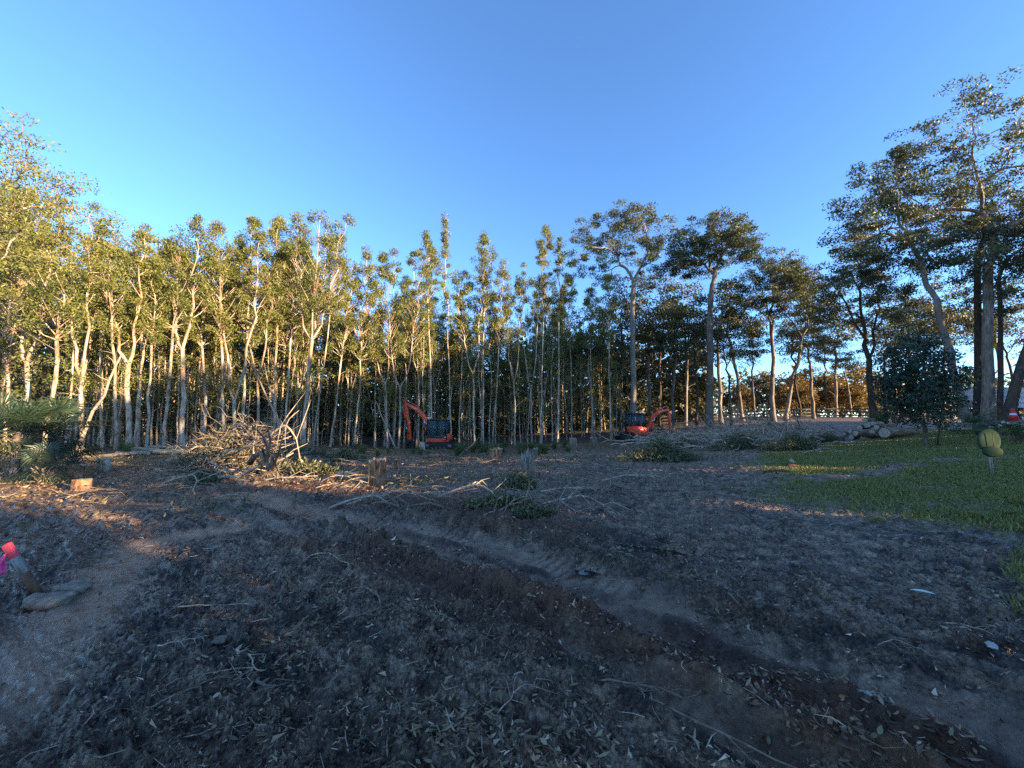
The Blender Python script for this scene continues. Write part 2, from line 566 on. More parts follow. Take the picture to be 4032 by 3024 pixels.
M['steel'] = paint('worn steel', (.18, .17, .16), .45, .6, .6)
M['chrome'] = paint('cylinder rod', (.6, .6, .62), .2, .1, 1.0)
M['hose'] = paint('hydraulic hose', (.02, .02, .02), .5, .3)
M['hosegrey'] = paint('grey hose sleeve', (.35, .34, .32), .6, .3)
M['white'] = paint('white painted panel', (.62, .66, .70), .45, .18)
M['lamp'] = paint('work lamp lens', (.8, .82, .85), .15, .1)
M['conered'] = paint('cone plastic', (.75, .03, .012), .5, .1)
M['conewhite'] = paint('cone band', (.8, .8, .8), .5, .1)
M['pink'] = paint('pink ribbon', (.80, .06, .26), .55, .05)
M['pinkpaint'] = paint('pink sprayed stake', (.75, .07, .09), .7, .25, 0, (.4, .3, .25))
M['stakewood'] = simple('weathered stake wood', [(.3, (.18, .16, .145)), (.6, (.32, .30, .28)), (.8, (.42, .40, .37))], 9, .85, (3, 3, .5))
M['rust'] = simple('clay stained wood', [(.3, (.09, .04, .022)), (.7, (.17, .08, .045))], 9, .9)
M['stone'] = simple('sandstone', [(.3, (.10, .07, .048)), (.5, (.22, .16, .11)), (.7, (.36, .27, .19))], 12, .85, (1, 1, 1), .04, .7)
M['pebble'] = simple('pale pebble', [(.3, (.28, .25, .22)), (.7, (.5, .47, .43))], 12, .8)
M['pad'] = simple('dark green enamel', [(.3, (.022, .045, .026)), (.7, (.04, .066, .038))], 5, .9, spec=.1)
M['fence'] = simple('weathered fence timber', [(.3, (.03, .026, .022)), (.6, (.075, .064, .054)), (.8, (.13, .115, .10))], 7, .9, (1, 1, 1))
M['asphalt'] = simple('asphalt road', [(.3, (.10, .10, .105)), (.7, (.16, .16, .165))], 4, .8)
M['petal'] = leaf_mat('white petals', [(0, (.7, .68, .62)), (1, (.8, .8, .78))], .2)
M['weatherboard'] = paint('house weatherboard', (.45, .45, .43), .7, .2)
m, nt, b = new_mat('cab glass')
b.inputs['Base Color'].default_value = (.35, .45, .45, 1)
b.inputs['Transmission Weight'].default_value = .85
b.inputs['Roughness'].default_value = .05
b.inputs['IOR'].default_value = 1.15
M['glass'] = m
m, nt, b = new_mat('muddy water')
b.inputs['Base Color'].default_value = (.012, .011, .011, 1)
b.inputs['Roughness'].default_value = .06
bump(nt, b, noise(nt, 3, 2, coords(nt)), .01, .15)
M['water'] = m

# the ground: wet dark mud, leaf mould, lawn soil
m, nt, b = new_mat('churned ground')
vc = coords(nt, 'Object')
def attr(nt, n):
    a = nt.nodes.new('ShaderNodeAttribute'); a.attribute_name = n
    return a.outputs['Fac']
n_big = noise(nt, .55, 5, vc, .6)
n_mid = noise(nt, 5, 6, vc, .65)
n_fine = noise(nt, 38, 5, vc, .7)
mud = ramp(nt, [(.41, (.022, .012, .007)), (.475, (.15, .088, .05)), (.535, (.36, .225, .135)), (.62, (.62, .43, .285))], mixc(nt, .5, n_mid, n_fine))
mud = mixc(nt, ramp(nt, [(.42, (0, 0, 0)), (.7, (.7, .7, .7))], n_big), mud, mixc(nt, .4, mud, (.28, .15, .085)))
wet_sheen_c = ramp(nt, [(.35, (.26, .165, .105)), (.65, (.50, .33, .22))], n_mid)  # wet soil tone, made paler to stand in for sheen on the ruts
relief_shade_c = ramp(nt, [(.42, (.018, .010, .007)), (.52, (.06, .036, .023)), (.62, (.16, .10, .065))], mixc(nt, .5, n_mid, n_fine))  # darker soil tone standing in for shade in the rut relief
c = mixc(nt, attr(nt, 'damp'), mixc(nt, attr(nt, 'wet'), mud, wet_sheen_c), relief_shade_c)
c = mixc(nt, attr(nt, 'mulch'), c, ramp(nt, [(.3, (.04, .02, .012)), (.55, (.20, .09, .045)), (.75, (.36, .18, .095))], mixc(nt, .5, n_mid, n_fine)))
c = mixc(nt, attr(nt, 'rank'), c, ramp(nt, [(.3, (.055, .042, .016)), (.55, (.15, .115, .045)), (.75, (.27, .20, .085))], mixc(nt, .5, n_mid, n_fine)))
c = mixc(nt, attr(nt, 'forest'), c, ramp(nt, [(.3, (.045, .027, .016)), (.55, (.14, .085, .047)), (.75, (.27, .17, .095))], mixc(nt, .5, n_mid, n_fine)))
c = mixc(nt, attr(nt, 'lawn'), c, ramp(nt, [(.3, (.09, .075, .022)), (.5, (.17, .155, .042)), (.72, (.25, .21, .065))], mixc(nt, .5, n_mid, n_fine)))
nt.links.new(c, b.inputs['Base Color'])
dry = math_n(nt, 'SUBTRACT', 1.0, attr(nt, 'wet'))
ro = math_n(nt, 'ADD', math_n(nt, 'MULTIPLY', dry, .2), math_n(nt, 'MULTIPLY', n_mid, .42), True)
ro = math_n(nt, 'MAXIMUM', math_n(nt, 'ADD', ro, .06), math_n(nt, 'MULTIPLY', math_n(nt, 'MAXIMUM', attr(nt, 'lawn'), attr(nt, 'forest')), .9))
nt.links.new(ro, b.inputs['Roughness'])
b.inputs['Specular IOR Level'].default_value = .5
bump(nt, b, mixc(nt, .5, noise(nt, 14, 8, vc, .75), noise(nt, 55, 5, vc, .75)), .08, 1.0)
M['ground'] = m

# ------------------------------------------------------------------ ground sheet
def relief_shade_mask(x, y):
    """freshly turned dark soil: long smears along the way the machines drove, and the lips of the ruts"""
    ca, sa = math.cos(R(-32)), math.sin(R(-32))
    xr, yr = x * ca + y * sa, -x * sa + y * ca
    wob = .12 * fbm(x * 1.3, y * 1.3, 2, 201)
    st = fbm(xr * .22 + 5, (yr + wob) * 3.4, 3, 203) + .5 * fbm(xr * .5, (yr + wob) * 9, 2, 205)
    near = np.clip(1.25 - np.hypot(x, y) / 16, 0, 1)
    d_ = .85 * sstep(.02, .42, st) * (.35 + .65 * sstep(-.3, .3, fbm(x * .5, y * .5, 2, 207))) * (.3 + .7 * near)
    for P, w in ((RUT_A, .34), (RUT_B, .2), (RUT_D, .19), (RUT_C, .4)):
        d, al, sd_ = poly_dist(x, y, P)
        k = sstep(0, .8, al) * (.5 + .5 * sstep(-.3, .2, fbm(al * .8, sd_ * 5., 2, 209)))
        d_ = d_ * (1 - .9 * sstep(w * 1.3, w * .5, d))
        d_ = np.maximum(d_, .95 * np.exp(-((d + wob * .6 - w * 1.55) / (w * .42)) ** 2) * k)
        bars = sstep(.1, .6, np.sin(al * 2 * math.pi / .13 + wob * 20)) * sstep(w * 1.5, w * .9, d) * sstep(.0, .35, fbm(al * .6, sd_ * 3.1 + 7, 2, 71) + .15)
        d_ = np.maximum(d_, .6 * bars * k)
    return np.clip(d_, 0, 1)


th_front = np.linspace(R(-61), R(61), 740)
th_back = np.linspace(R(62), R(298), 72)[1:-1]
TH = np.r_[th_front, th_back]
RR = np.r_[np.geomspace(1.1, 44, 500), np.geomspace(48, 2500, 40)[1:]]
tt, rr = np.meshgrid(TH, RR)
gx, gy = (rr * np.sin(tt)).ravel(), (rr * np.cos(tt)).ravel()
gz = ground_h(gx, gy)
ml, mw, mm, mf, mr = masks(gx, gy)
nt_, nr_ = len(TH), len(RR)
V = np.c_[gx, gy, gz]
V = np.r_[V, [[0, 0, float(zbase(0, 0))]]]
i = np.arange(nr_ - 1)[:, None] * nt_
j = np.arange(nt_)[None, :]
j2 = (j + 1) % nt_
Q = np.stack([i + j, i + nt_ + j, i + nt_ + j2, i + j2], -1).reshape(-1, 4)
T3 = np.stack([np.full(nt_, len(V) - 1), np.arange(nt_), (np.arange(nt_) + 1) % nt_], 1)
me = np_mesh('ground', V, [Q, T3], M['ground'], True)
for nm, a in (('lawn', ml), ('wet', mw), ('mulch', mm), ('forest', mf), ('rank', mr), ('damp', relief_shade_mask(gx, gy) * (1 - ml) * (1 - mf))):
    at_ = me.attributes.new(nm, 'FLOAT', 'POINT')
    at_.data.foreach_set('value', np.r_[a, 0].astype(np.float32))
tag(obj('ground', me), 'dark churned mud of the cleared site with wet wheel ruts', 'ground', kind='structure')

# road behind the fence
mb = MB()
for k in range(24):
    pass
rp = np.array([base_at(p, d) for p, d in ((2300, 62), (2700, 59), (3100, 56), (3500, 53), (3900, 50))])
L_, R_ = [], []
for k, p in enumerate(rp):
    L_.append((p[0], p[1] - 1.6, zbase(p[0], p[1] - 1.6) + .05)); R_.append((p[0], p[1] + 2.2, zbase(p[0], p[1] + 2.2) + .05))
n = len(rp)
mb.add(np.array(L_ + R_), np.array([[k, k + 1, n + k + 1, n + k] for k in range(n - 1)]))
tag(mb.build('road', M['asphalt']), 'pale grey sealed road running behind the post and rail fence', 'road', kind='structure')
for k, (c_, sx, sy, rz, z0) in enumerate(PUDS):
    a = np.linspace(0, 2 * math.pi, 40, endpoint=False)
    rad = 1.15 + .2 * np.sin(a * 2 + k) + .12 * np.sin(a * 5 + 2 * k)
    X, Y = np.cos(a) * rad * sx, np.sin(a) * rad * sy
    X, Y = X * math.cos(rz) - Y * math.sin(rz), X * math.sin(rz) + Y * math.cos(rz)
    mb = MB().add(np.r_[np.c_[X, Y, np.zeros(40)], [[0, 0, 0]]], np.array([[q, (q + 1) % 40, 40] for q in range(40)]))
    tag(mb.build('puddle', M['water'], None, (c_[0], c_[1], z0)), ['shallow puddle in the mud beside the bent branch', 'tiny bright puddle on the smooth wet rut', 'narrow wet puddle at the lower right of the mud'][k], 'puddle', kind='structure')

# ------------------------------------------------------------------ vegetation builders
def unit(v):
    return v / (np.linalg.norm(v, axis=-1, keepdims=True) + 1e-9)


def leaf_quads(C, L, W, rng, up=.3, hang=0.0):
    n = len(C)
    a = unit(rng.normal(size=(n, 3)) + np.array([0, 0, up - hang]))
    b_ = unit(np.cross(a, rng.normal(size=(n, 3))))
    l = (L * rng.uniform(.6, 1.35, n))[:, None]
    w = (W * rng.uniform(.6, 1.3, n))[:, None]
    V = np.stack([C - a * l, C + b_ * w - a * l * .15, C + a * l, C - b_ * w - a * l * .15], 1).reshape(-1, 3)
    return V, np.arange(n * 4).reshape(-1, 4)


def clumps(T, per, sig, rng):
    C = np.repeat(T, per, 0)
    g = rng.normal(size=C.shape)
    g = g / (1 + .25 * np.linalg.norm(g, axis=1, keepdims=True))
    return C + g * np.asarray(sig)


def grow(mb, pos, T, rng, r_tip, expo, f0, sides, d_in, depth=0, lift=.06):
    n = len(T)
    r0 = r_tip * n ** expo
    if n == 1:
        e = T[0]
        mid = (pos + e) / 2 + np.array([0, 0, lift * np.linalg.norm(e - pos)]) + rng.normal(size=3) * .05 * np.linalg.norm(e - pos)
        mb.tube([pos, mid, e], [r0, r0 * .75, r0 * .35], 3 if r0 < .02 else 4, False)
        return
    c = T.mean(0)
    v = c - pos
    L = np.linalg.norm(v)
    f = f0 * rng.uniform(.75, 1.25)
    dirn = unit(v / (L + 1e-6) + .35 * d_in)
    nx = pos + dirn * L * f + rng.normal(size=3) * .04 * L
    mid = (pos + nx) / 2 + rng.normal(size=3) * .03 * L
    r1 = r_tip * max(1, n * .8) ** expo
    sd = sides if r0 > .05 else (4 if r0 > .03 else 3)
    mb.tube([pos, mid, nx], [r0, (r0 + r1) / 2, r1], sd, False)
    # split the tips in two bunches by direction
    q = unit(T - nx)
    k0 = q[rng.integers(n)]
    k1 = q[np.argmin(q @ k0)]
    for _ in range(3):
        a = (q @ k0) >= (q @ k1)
        if a.all() or (~a).all(): break
        k0, k1 = unit(q[a].mean(0)), unit(q[~a].mean(0))
    if a.all() or (~a).all():
        a = np.zeros(n, bool); a[:n // 2] = True
    nd = unit(nx - pos)
    grow(mb, nx, T[a], rng, r_tip, expo, f0, sides, nd, depth + 1, lift)
    grow(mb, nx, T[~a], rng, r_tip, expo, f0, sides, nd, depth + 1, lift)


def trunk_path(H, lean, wob, rng, n=7, bow=0.0):
    t = np.linspace(0, 1, n)
    w = np.cumsum(rng.normal(size=(n, 2)) * wob / n, 0)
    w -= w[0]
    w -= t[:, None] * w[-1]
    x = lean[0] * (t + bow * np.sin(math.pi * t)) + w[:, 0]
    y = lean[1] * t + w[:, 1]
    return np.c_[x, y, t * H]


def paperbark(seed, H, lean=(0, 0), cb=.5, width=2.6, forks=1, r0=.15, tips=46, per=46, leaf=.115, ragged=.5, spread=.6, twigs=6):
    """slender paperbark; returns trunk mesh and crown mesh"""
    rng = np.random.default_rng(seed)
    tr = MB(); cr = MB()
    lean = np.array(lean, float)
    allT = []
    fz = cb * rng.uniform(.35, .8) if forks > 1 else cb
    P = trunk_path(H * fz, lean * fz, .35, rng)
    rt = r0 * (1 - .45 * fz)
    flare = np.ones(7); flare[0] = 1.35
    tr.tube(np.r_[[P[0] - [0, 0, .25]], P], np.r_[r0 * 1.5, np.linspace(r0, rt, 7) * flare], 8, False)
    top = P[-1]
    nt = max(6, tips // forks)
    for s in range(forks):
        ang = rng.uniform(0, 2 * math.pi) if forks == 1 else (s * 2 * math.pi / forks + rng.uniform(-.5, .5))
        off = np.array([math.cos(ang), math.sin(ang) * .7]) * (spread * rng.uniform(.6, 1.2) if forks > 1 else 0)
        hs = H * (1 if s == 0 else rng.uniform(.8, .98))
        ax0 = np.r_[lean * fz, H * fz]
        ax1 = np.r_[lean + off * 1.6, hs]
        # a leader stem from the fork up to the crown
        ls = (cb - fz) / (1 - fz) if forks > 1 else 0.0
        if ls > .05:
            n = 5
            t = np.linspace(0, ls, n)[:, None]
            Q = ax0 + (ax1 - ax0) * t
            Q[:, :2] += off * (np.sqrt(t) - t) * 1.2 + rng.normal(size=(n, 2)) * .05
            Q[0] = top
            rs = rt / math.sqrt(forks) * 1.15
            tr.tube(Q, np.linspace(rs, rs * .75, n), 6, False)
            p0 = Q[-1]
        else:
            p0 = top; rs = rt
        # crown tips: an irregular column of bunches
        u = rng.uniform(0, 1, nt) ** .85
        u[0] = 1.0
        lump = .55 + .45 * np.sin(u * rng.uniform(9, 15) + rng.uniform(0, 6)) * ragged + .45 * (1 - ragged)
        prof = np.clip(np.sin(np.clip(u * .86 + .14, 0, 1) * math.pi) ** .7 + .06, .1, 1) * np.clip(lump, .25, 1.1)
        a = rng.uniform(0, 2 * math.pi, nt)
        rad = width / 2 * prof * rng.uniform(.35, 1, nt) ** .5 / (1 if forks == 1 else 1.35)
        ax1z = hs * .985
        axp = p0 + (np.r_[ax1[:2], ax1z] - p0) * u[:, None]
        T = axp + np.c_[np.cos(a) * rad, np.sin(a) * rad, rng.normal(size=nt) * .18 - rad * .12]
        allT.append(T)
        # leader through the crown, bunches hang on short ascending limbs
        nl = 8
        tl = np.linspace(0, 1, nl)
        Lp = p0 + (np.r_[ax1[:2], ax1z] - p0) * tl[:, None]
        Lp[1:-1, :2] += rng.normal(size=(nl - 2, 2)) * .12
        rl = np.linspace(rs * (.75 if ls > .05 else 1.0), .012, nl)
        tr.tube(Lp, rl, 6, False)
        for k in range(nt):
            s0 = max(0, u[k] - (rad[k] * rng.uniform(.9, 1.7) + .15) / max(1e-3, ax1z - p0[2]))
            q = s0 * (nl - 1); i0 = int(min(nl - 2, q)); fr = q - i0
            st = Lp[i0] * (1 - fr) + Lp[i0 + 1] * fr
            r_ = min(.032, .5 * np.interp(s0, tl, rl)) + .004
            md = (st + T[k]) / 2 + np.array([0, 0, -.06 * rad[k]]) + rng.normal(size=3) * .05
            tr.tube([st, md, T[k]], [r_, r_ * .7, .006], 4, False)
    # dead twigs on the bole
    for k in range(twigs):
        z = rng.uniform(.12, fz) * H
        st = np.array([np.interp(z, P[:, 2], P[:, 0]), np.interp(z, P[:, 2], P[:, 1]), z])
        a = rng.uniform(0, 2 * math.pi); l = rng.uniform(.3, 1.1)
        d = np.array([math.cos(a), math.sin(a), rng.uniform(-.1, .9)])
        tr.tube([st, st + d * l * .5 + [0, 0, .05], st + d * l + rng.normal(size=3) * .12], [.016, .011, .004], 3, False)
    T = np.concatenate(allT)
    k = rng.integers(int(per * .5), int(per * 1.5) + 1, len(T))
    C = np.repeat(T, k, 0)
    g = rng.normal(size=C.shape)
    g /= (1 + .3 * np.linalg.norm(g, axis=1, keepdims=True))
    C = C + g * np.array([.26, .26, .22]) * np.repeat(rng.uniform(.7, 1.35, len(T)), k)[:, None]
    for k in range(9):    # odd leafy shoots low on the bole
        z = rng.uniform(.25, max(.3, fz)) * H
        st = np.array([np.interp(z, P[:, 2], P[:, 0]), np.interp(z, P[:, 2], P[:, 1]), z]) + rng.normal(size=3) * [.35, .35, .2]
        C = np.r_[C, clumps(st[None], 26, (.22, .22, .2), rng)]
    cr.add(*leaf_quads(C, leaf, leaf * .4, rng, .5))
    return tr.mesh('trunk', M['paperbark'], True), cr.mesh('crown', M['leaf_paper'])


def crown_tree(seed, H, trunk_h, rx, ry, zlo, zhi, lean=(0, 0), off=(0, 0), r0=.3, tips=150, per=60, sig=(.5, .5, .2), leaf=.12, shell=.55,
               bark_m='greybark', leaf_m='leaf_gum', f0=.42, r_tip=.011, flat=0.0, ratio=.38, trunk_bow=0.0, expo=None, box=False, up=.3, low=0.3, stubs=0):
    """spreading tree: a trunk, limbs that divide towards leaf bunches filling a dome"""
    rng = np.random.default_rng(seed)
    tr = MB(); cr = MB()
    n = tips
    a = rng.uniform(0, 2 * math.pi, n)
    if box:
        X = rng.uniform(-1, 1, (n, 3))
        T = np.c_[X[:, 0] * rx, X[:, 1] * ry, zlo + (X[:, 2] * .5 + .5) * (zhi - zlo)]
    else:
        # points in a dome, more near the outer shell; slightly stacked in layers
        ph = np.arccos(rng.uniform(-low, 1, n))
        rad = rng.uniform(shell ** 3, 1, n) ** (1 / 3.)
        sx = np.sin(ph) * rad
        wob = 1 + .18 * np.sin(a * 3 + seed) + .12 * np.sin(a * 5 + seed * 2)
        T = np.c_[np.cos(a) * sx * rx * wob, np.sin(a) * sx * ry * wob, np.cos(ph) * rad]
        zz = (T[:, 2] + low) / (1 + low)
        if flat: zz = zz * (1 - flat) + flat * np.round(zz * 5) / 5
        T[:, 2] = zlo + zz * (zhi - zlo)
    T[:, 0] += lean[0] + off[0]; T[:, 1] += lean[1] + off[1]
    P = trunk_path(trunk_h, lean, .25 + .01 * H, rng, 8, trunk_bow)
    if expo is None:
        expo = math.log(max(r0 * .72 / r_tip, 1.5)) / math.log(n)
    fl = np.ones(8); fl[0] = 1.3; fl[1] = 1.08
    tr.tube(np.r_[[P[0] - [0, 0, .3]], P], np.r_[r0 * 1.5, np.linspace(r0, r0 * .74, 8) * fl], 10, False)
    grow(tr, P[-1], T, rng, r_tip, expo, f0, 6, unit(P[-1] - P[-2]))
    for k in range(stubs):
        z = rng.uniform(.25, .95) * trunk_h
        st = np.array([np.interp(z, P[:, 2], P[:, 0]), np.interp(z, P[:, 2], P[:, 1]), z])
        aa = rng.uniform(0, 2 * math.pi); l = rng.uniform(.4, 1.6)
        d = np.array([math.cos(aa), math.sin(aa), rng.uniform(.1, .9)])
        tr.tube([st, st + d * l * .5 + [0, 0, .08], st + d * l + rng.normal(size=3) * .15], [.03, .02, .006], 4, False)
    k = rng.integers(int(per * .45), int(per * 1.55) + 1, n)
    C = np.repeat(T, k, 0)
    g = rng.normal(size=C.shape)
    g /= (1 + .3 * np.linalg.norm(g, axis=1, keepdims=True))
    C = C + g * np.asarray(sig) * np.repeat(rng.uniform(.7, 1.4, n), k)[:, None]
    C[:, 2] = np.maximum(C[:, 2], .1)
    cr.add(*leaf_quads(C, leaf, leaf * ratio, rng, up))
    return tr.mesh('trunk', M[bark_m], True), cr.mesh('crown', M[leaf_m])


def plant(name, meshes, loc, rz, label, cat='tree', group=None, scale=(1, 1, 1), names=('trunk', 'crown'), tilt=(0, 0)):
    t = tag(obj(name, None, None, tuple(loc), (tilt[0], tilt[1], rz), scale), label, cat, group)
    for nm, me in zip(names, meshes):
        obj(nm, me, t)
    return t

# ------------------------------------------------------------------ the paperbark wood: front row, one by one
# px base, distance, px top, py top, crown width px, crown base, stems, bole radius, raggedness, label
FRONTROW = [
    (95, 17.2, 165, 790, 230, .50, 2, .17, .5, 'twin-stemmed pale paperbark rising behind the fan palms at the left edge'),
    (165, 16.2, 275, 1090, 190, .66, 1, .15, .6, 'bowed short paperbark with thin open crown above the fan palms'),
    (20, 19.5, 40, 930, 220, .42, 1, .14, .4, 'leafy paperbark nearest the left edge behind the palms'),
    (318, 18.8, 320, 800, 150, .58, 2, .15, .5, 'tall paperbark crossed by a leaning dead pole right of the palms'),
    (405, 21.5, 362, 872, 150, .55, 1, .13, .4, 'paperbark with rounded crown just right of the tall leaning pair'),
    (457, 19.6, 455, 868, 150, .56, 1, .12, .5, 'thin crooked paperbark with conical lit crown left of the log heap'),
    (505, 20.2, 520, 930, 150, .50, 2, .22, .4, 'stout flaky paperbark with warm lit base behind the split logs'),
    (535, 21.0, 580, 902, 150, .52, 1, .18, .4, 'second stout paperbark close beside the flaky lit one'),
    (577, 20.4, 600, 1010, 130, .55, 1, .11, .6, 'slim paperbark leaning right behind the split logs'),
    (643, 21.0, 690, 880, 170, .55, 1, .14, .5, 'straight orange-barked paperbark at the right end of the split logs'),
    (720, 21.6, 738, 856, 180, .56, 2, .21, .5, 'thick low-forked paperbark with glowing base left of the brush pile'),
    (809, 23.5, 790, 960, 150, .5, 1, .15, .4, 'shaded grey paperbark between the low-forked one and the brush pile'),
    (882, 23.2, 858, 884, 210, .50, 1, .16, .5, 'straight mottled paperbark behind the left end of the brush pile'),
    (918, 23.0, 935, 905, 160, .55, 2, .18, .5, 'pale fork-stemmed paperbark above the brush pile middle left'),
    (948, 24.2, 985, 845, 200, .50, 1, .14, .4, 'tall paperbark with dense pointed crown over the brush pile'),
    (1011, 24.6, 1040, 870, 170, .48, 2, .15, .5, 'paperbark with torn red stub standing behind the brush pile top'),
    (1078, 25.5, 1110, 866, 180, .55, 1, .15, .5, 'paperbark with bright upper bole right of the brush pile top'),
    (1120, 26.5, 1172, 858, 170, .52, 1, .13, .5, 'slender paperbark between the brush pile and the broad fork'),
    (1194, 25.0, 1262, 835, 300, .60, 4, .24, .4, 'broad many-stemmed paperbark with the widest crown of the wood'),
    (1232, 26.2, 1330, 905, 150, .62, 1, .10, .7, 'thin curving paperbark beside the broad many-stemmed one'),
    (1300, 30.0, 1400, 1040, 170, .5, 1, .12, .5, 'short paperbark in the dip of the treetops'),
    (1395, 30.5, 1450, 985, 180, .45, 1, .12, .4, 'dark leafy paperbark left of the excavator boom'),
    (1525, 31.5, 1500, 985, 190, .46, 2, .15, .4, 'grey double paperbark just left of the excavator boom'),
    (1568, 31.0, 1590, 940, 230, .45, 2, .15, .4, 'domed paperbark leaning over the tip of the excavator boom'),
    (1650, 33.6, 1640, 965, 150, .50, 3, .15, .5, 'cluster-stemmed paperbark lit yellow behind the excavator arm'),
    (1700, 34.0, 1682, 918, 110, .64, 1, .15, .9, 'tall bare-boled paperbark between excavator boom and cab'),
    (1773, 34.6, 1752, 850, 75, .55, 1, .11, .9, 'thinnest and tallest paperbark, a spire above the excavator cab'),
    (1805, 35.5, 1835, 1060, 120, .5, 1, .10, .5, 'short yellow-leaved paperbark right of the excavator cab'),
    (1868, 34.6, 1850, 985, 130, .58, 2, .14, .6, 'curved double paperbark right of the excavator cab'),
    (1902, 34.8, 1905, 908, 140, .63, 1, .15, .9, 'open-crowned tall paperbark right of the excavator cab'),
    (1938, 35.2, 1985, 1025, 120, .55, 1, .11, .6, 'snaking paperbark with hanging lit foliage right of centre'),
    (2028, 36.2, 2015, 1040, 110, .55, 2, .13, .7, 'close pair of brown paperbark boles in the middle of the picture'),
    (2094, 36.4, 2078, 950, 120, .62, 2, .16, .8, 'grey paperbark with rounded tuft left of the lit spire pair'),
    (2129, 36.8, 2150, 880, 95, .60, 1, .14, .9, 'left and taller spire of the two bright slim paperbarks'),
    (2195, 36.8, 2205, 925, 100, .60, 1, .14, .9, 'right spire of the two bright slim paperbarks'),
    (2250, 38.5, 2235, 1090, 110, .6, 1, .10, .7, 'small paperbark right of the bright spire pair'),
    (2330, 38.5, 2320, 1130, 120, .6, 1, .10, .7, 'thin pale paperbark halfway between spire pair and right excavator'),
    (2406, 38.0, 2392, 1080, 130, .62, 1, .14, .7, 'pale straight paperbark left of the right excavator'),
]
front_meshes = []
for k, (px, d, tx, ty, wpx, cb, fk, r0, rag, lab) in enumerate(FRONTROW):
    b0 = base_at(px, d)
    H = height_for(b0, ty)
    lx = at(tx, ty, d)[0] - b0[0]
    w = wpx / F_PX * d
    vol = w * H * (1 - cb)
    tips = int(np.clip(vol * (3.2 if px < 1280 else 2.3), 22, 100))
    ms = paperbark(100 + k, H, (lx, (k % 5 - 2) * .2), cb - .02, w, fk, r0 * .58, tips, 112, .046 + .0010 * d, rag, spread=.3 + w * .16)
    front_meshes.append((ms, H, w))
    plant('paperbark_tree', ms, b0, 0, lab, 'tree', 'front row of the paperbark wood')

# deeper rows: copies turned and resized, darker inside the wood
rng = np.random.default_rng(3)
deep = []
tries = 0
while len(deep) < 215 and tries < 6000:
    tries += 1
    px = rng.uniform(-250, 2480)
    dep = rng.uniform(1.6, 24) ** 1.0
    d0 = np.interp(px, [0, 500, 700, 1000, 1300, 1700, 2000, 2400], [18.5, 21, 22.5, 25.5, 29, 33.5, 36, 39])
    b0 = base_at(px, d0 + dep)
    if all((b0[0] - q[0]) ** 2 + (b0[1] - q[1]) ** 2 > 1.1 for q in deep):
        deep.append(b0)
TOPS = ([-300, 0, 60, 200, 320, 460, 700, 860, 1000, 1230, 1330, 1400, 1550, 1700, 1760, 1830, 1900, 2000, 2150, 2230, 2300, 2420, 2500],
        [560, 700, 800, 860, 880, 920, 930, 930, 900, 900, 960, 1080, 1010, 1000, 1030, 1090, 1030, 1090, 1020, 1080, 1160, 1160, 1180])
def zone_of(px):
    return 'left of the brush pile' if px < 760 else 'behind the brush pile' if px < 1250 else 'left of the left excavator' if px < 1580 else 'behind the left excavator' if px < 1830 else 'right of the left excavator' if px < 2230 else 'left of the right excavator'
for k, b0 in enumerate(deep):
    dd = b0[1]
    px = CX + F_PX * b0[0] / dd
    front_d = np.interp(px, [0, 500, 700, 1000, 1300, 1700, 2000, 2400], [18, 21, 22, 25, 29, 33, 36, 39])
    near = dd - front_d < 7
    ty = np.interp(px, *TOPS) + rng.uniform(25, 230) + (70 if px > 1250 else 0)
    Hn = height_for(b0, ty)
    thin = rng.random() < .42
    (ms, H, w) = front_meshes[int(rng.integers(len(front_meshes)))]
    s = Hn / H
    sx = s * rng.uniform(.75, 1.1) * (.62 if thin else 1)
    lab = ('slender pale second-row paperbark ' if thin else 'leafy second-row paperbark ') + zone_of(px) if near else \
          ('thin dim paperbark deep in the wood ' if thin else 'shaded leafy paperbark deep in the wood ') + zone_of(px)
    plant('paperbark_tree', ms, b0, rng.uniform(0, 6.28), lab, 'tree', ('second row paperbarks, ' if near else 'deep wood paperbarks, ') + ('slim ' if thin else 'leafy ') + zone_of(px), (sx, sx, s))

# slim pale saplings packed between the boles
SAP = [paperbark(300 + k, 11, (.5 * (k % 3 - 1), .2), .62, 1.3, 1 + (k % 4 == 0), .055, 16, 60, .075, .9, twigs=10) for k in range(6)]
rng = np.random.default_rng(17)
for k in range(120):
    px = rng.uniform(250, 2480)
    d0 = np.interp(px, [0, 500, 700, 1000, 1300, 1700, 2000, 2400], [18.5, 21, 22.5, 25.5, 29.5, 34, 36.5, 39]) + rng.uniform(-.3, 6)
    b0 = base_at(px, d0)
    h = height_for(b0, np.interp(px, *TOPS) + rng.uniform(130, 420))
    zone = zone_of(px)
    s = h / 11
    plant('paperbark_sapling', SAP[k % 6], b0, rng.uniform(0, 6.28), 'thin pale paperbark sapling pole at the wood edge ' + zone, 'sapling', 'paperbark saplings ' + zone, (max(.8, s), max(.8, s), s))

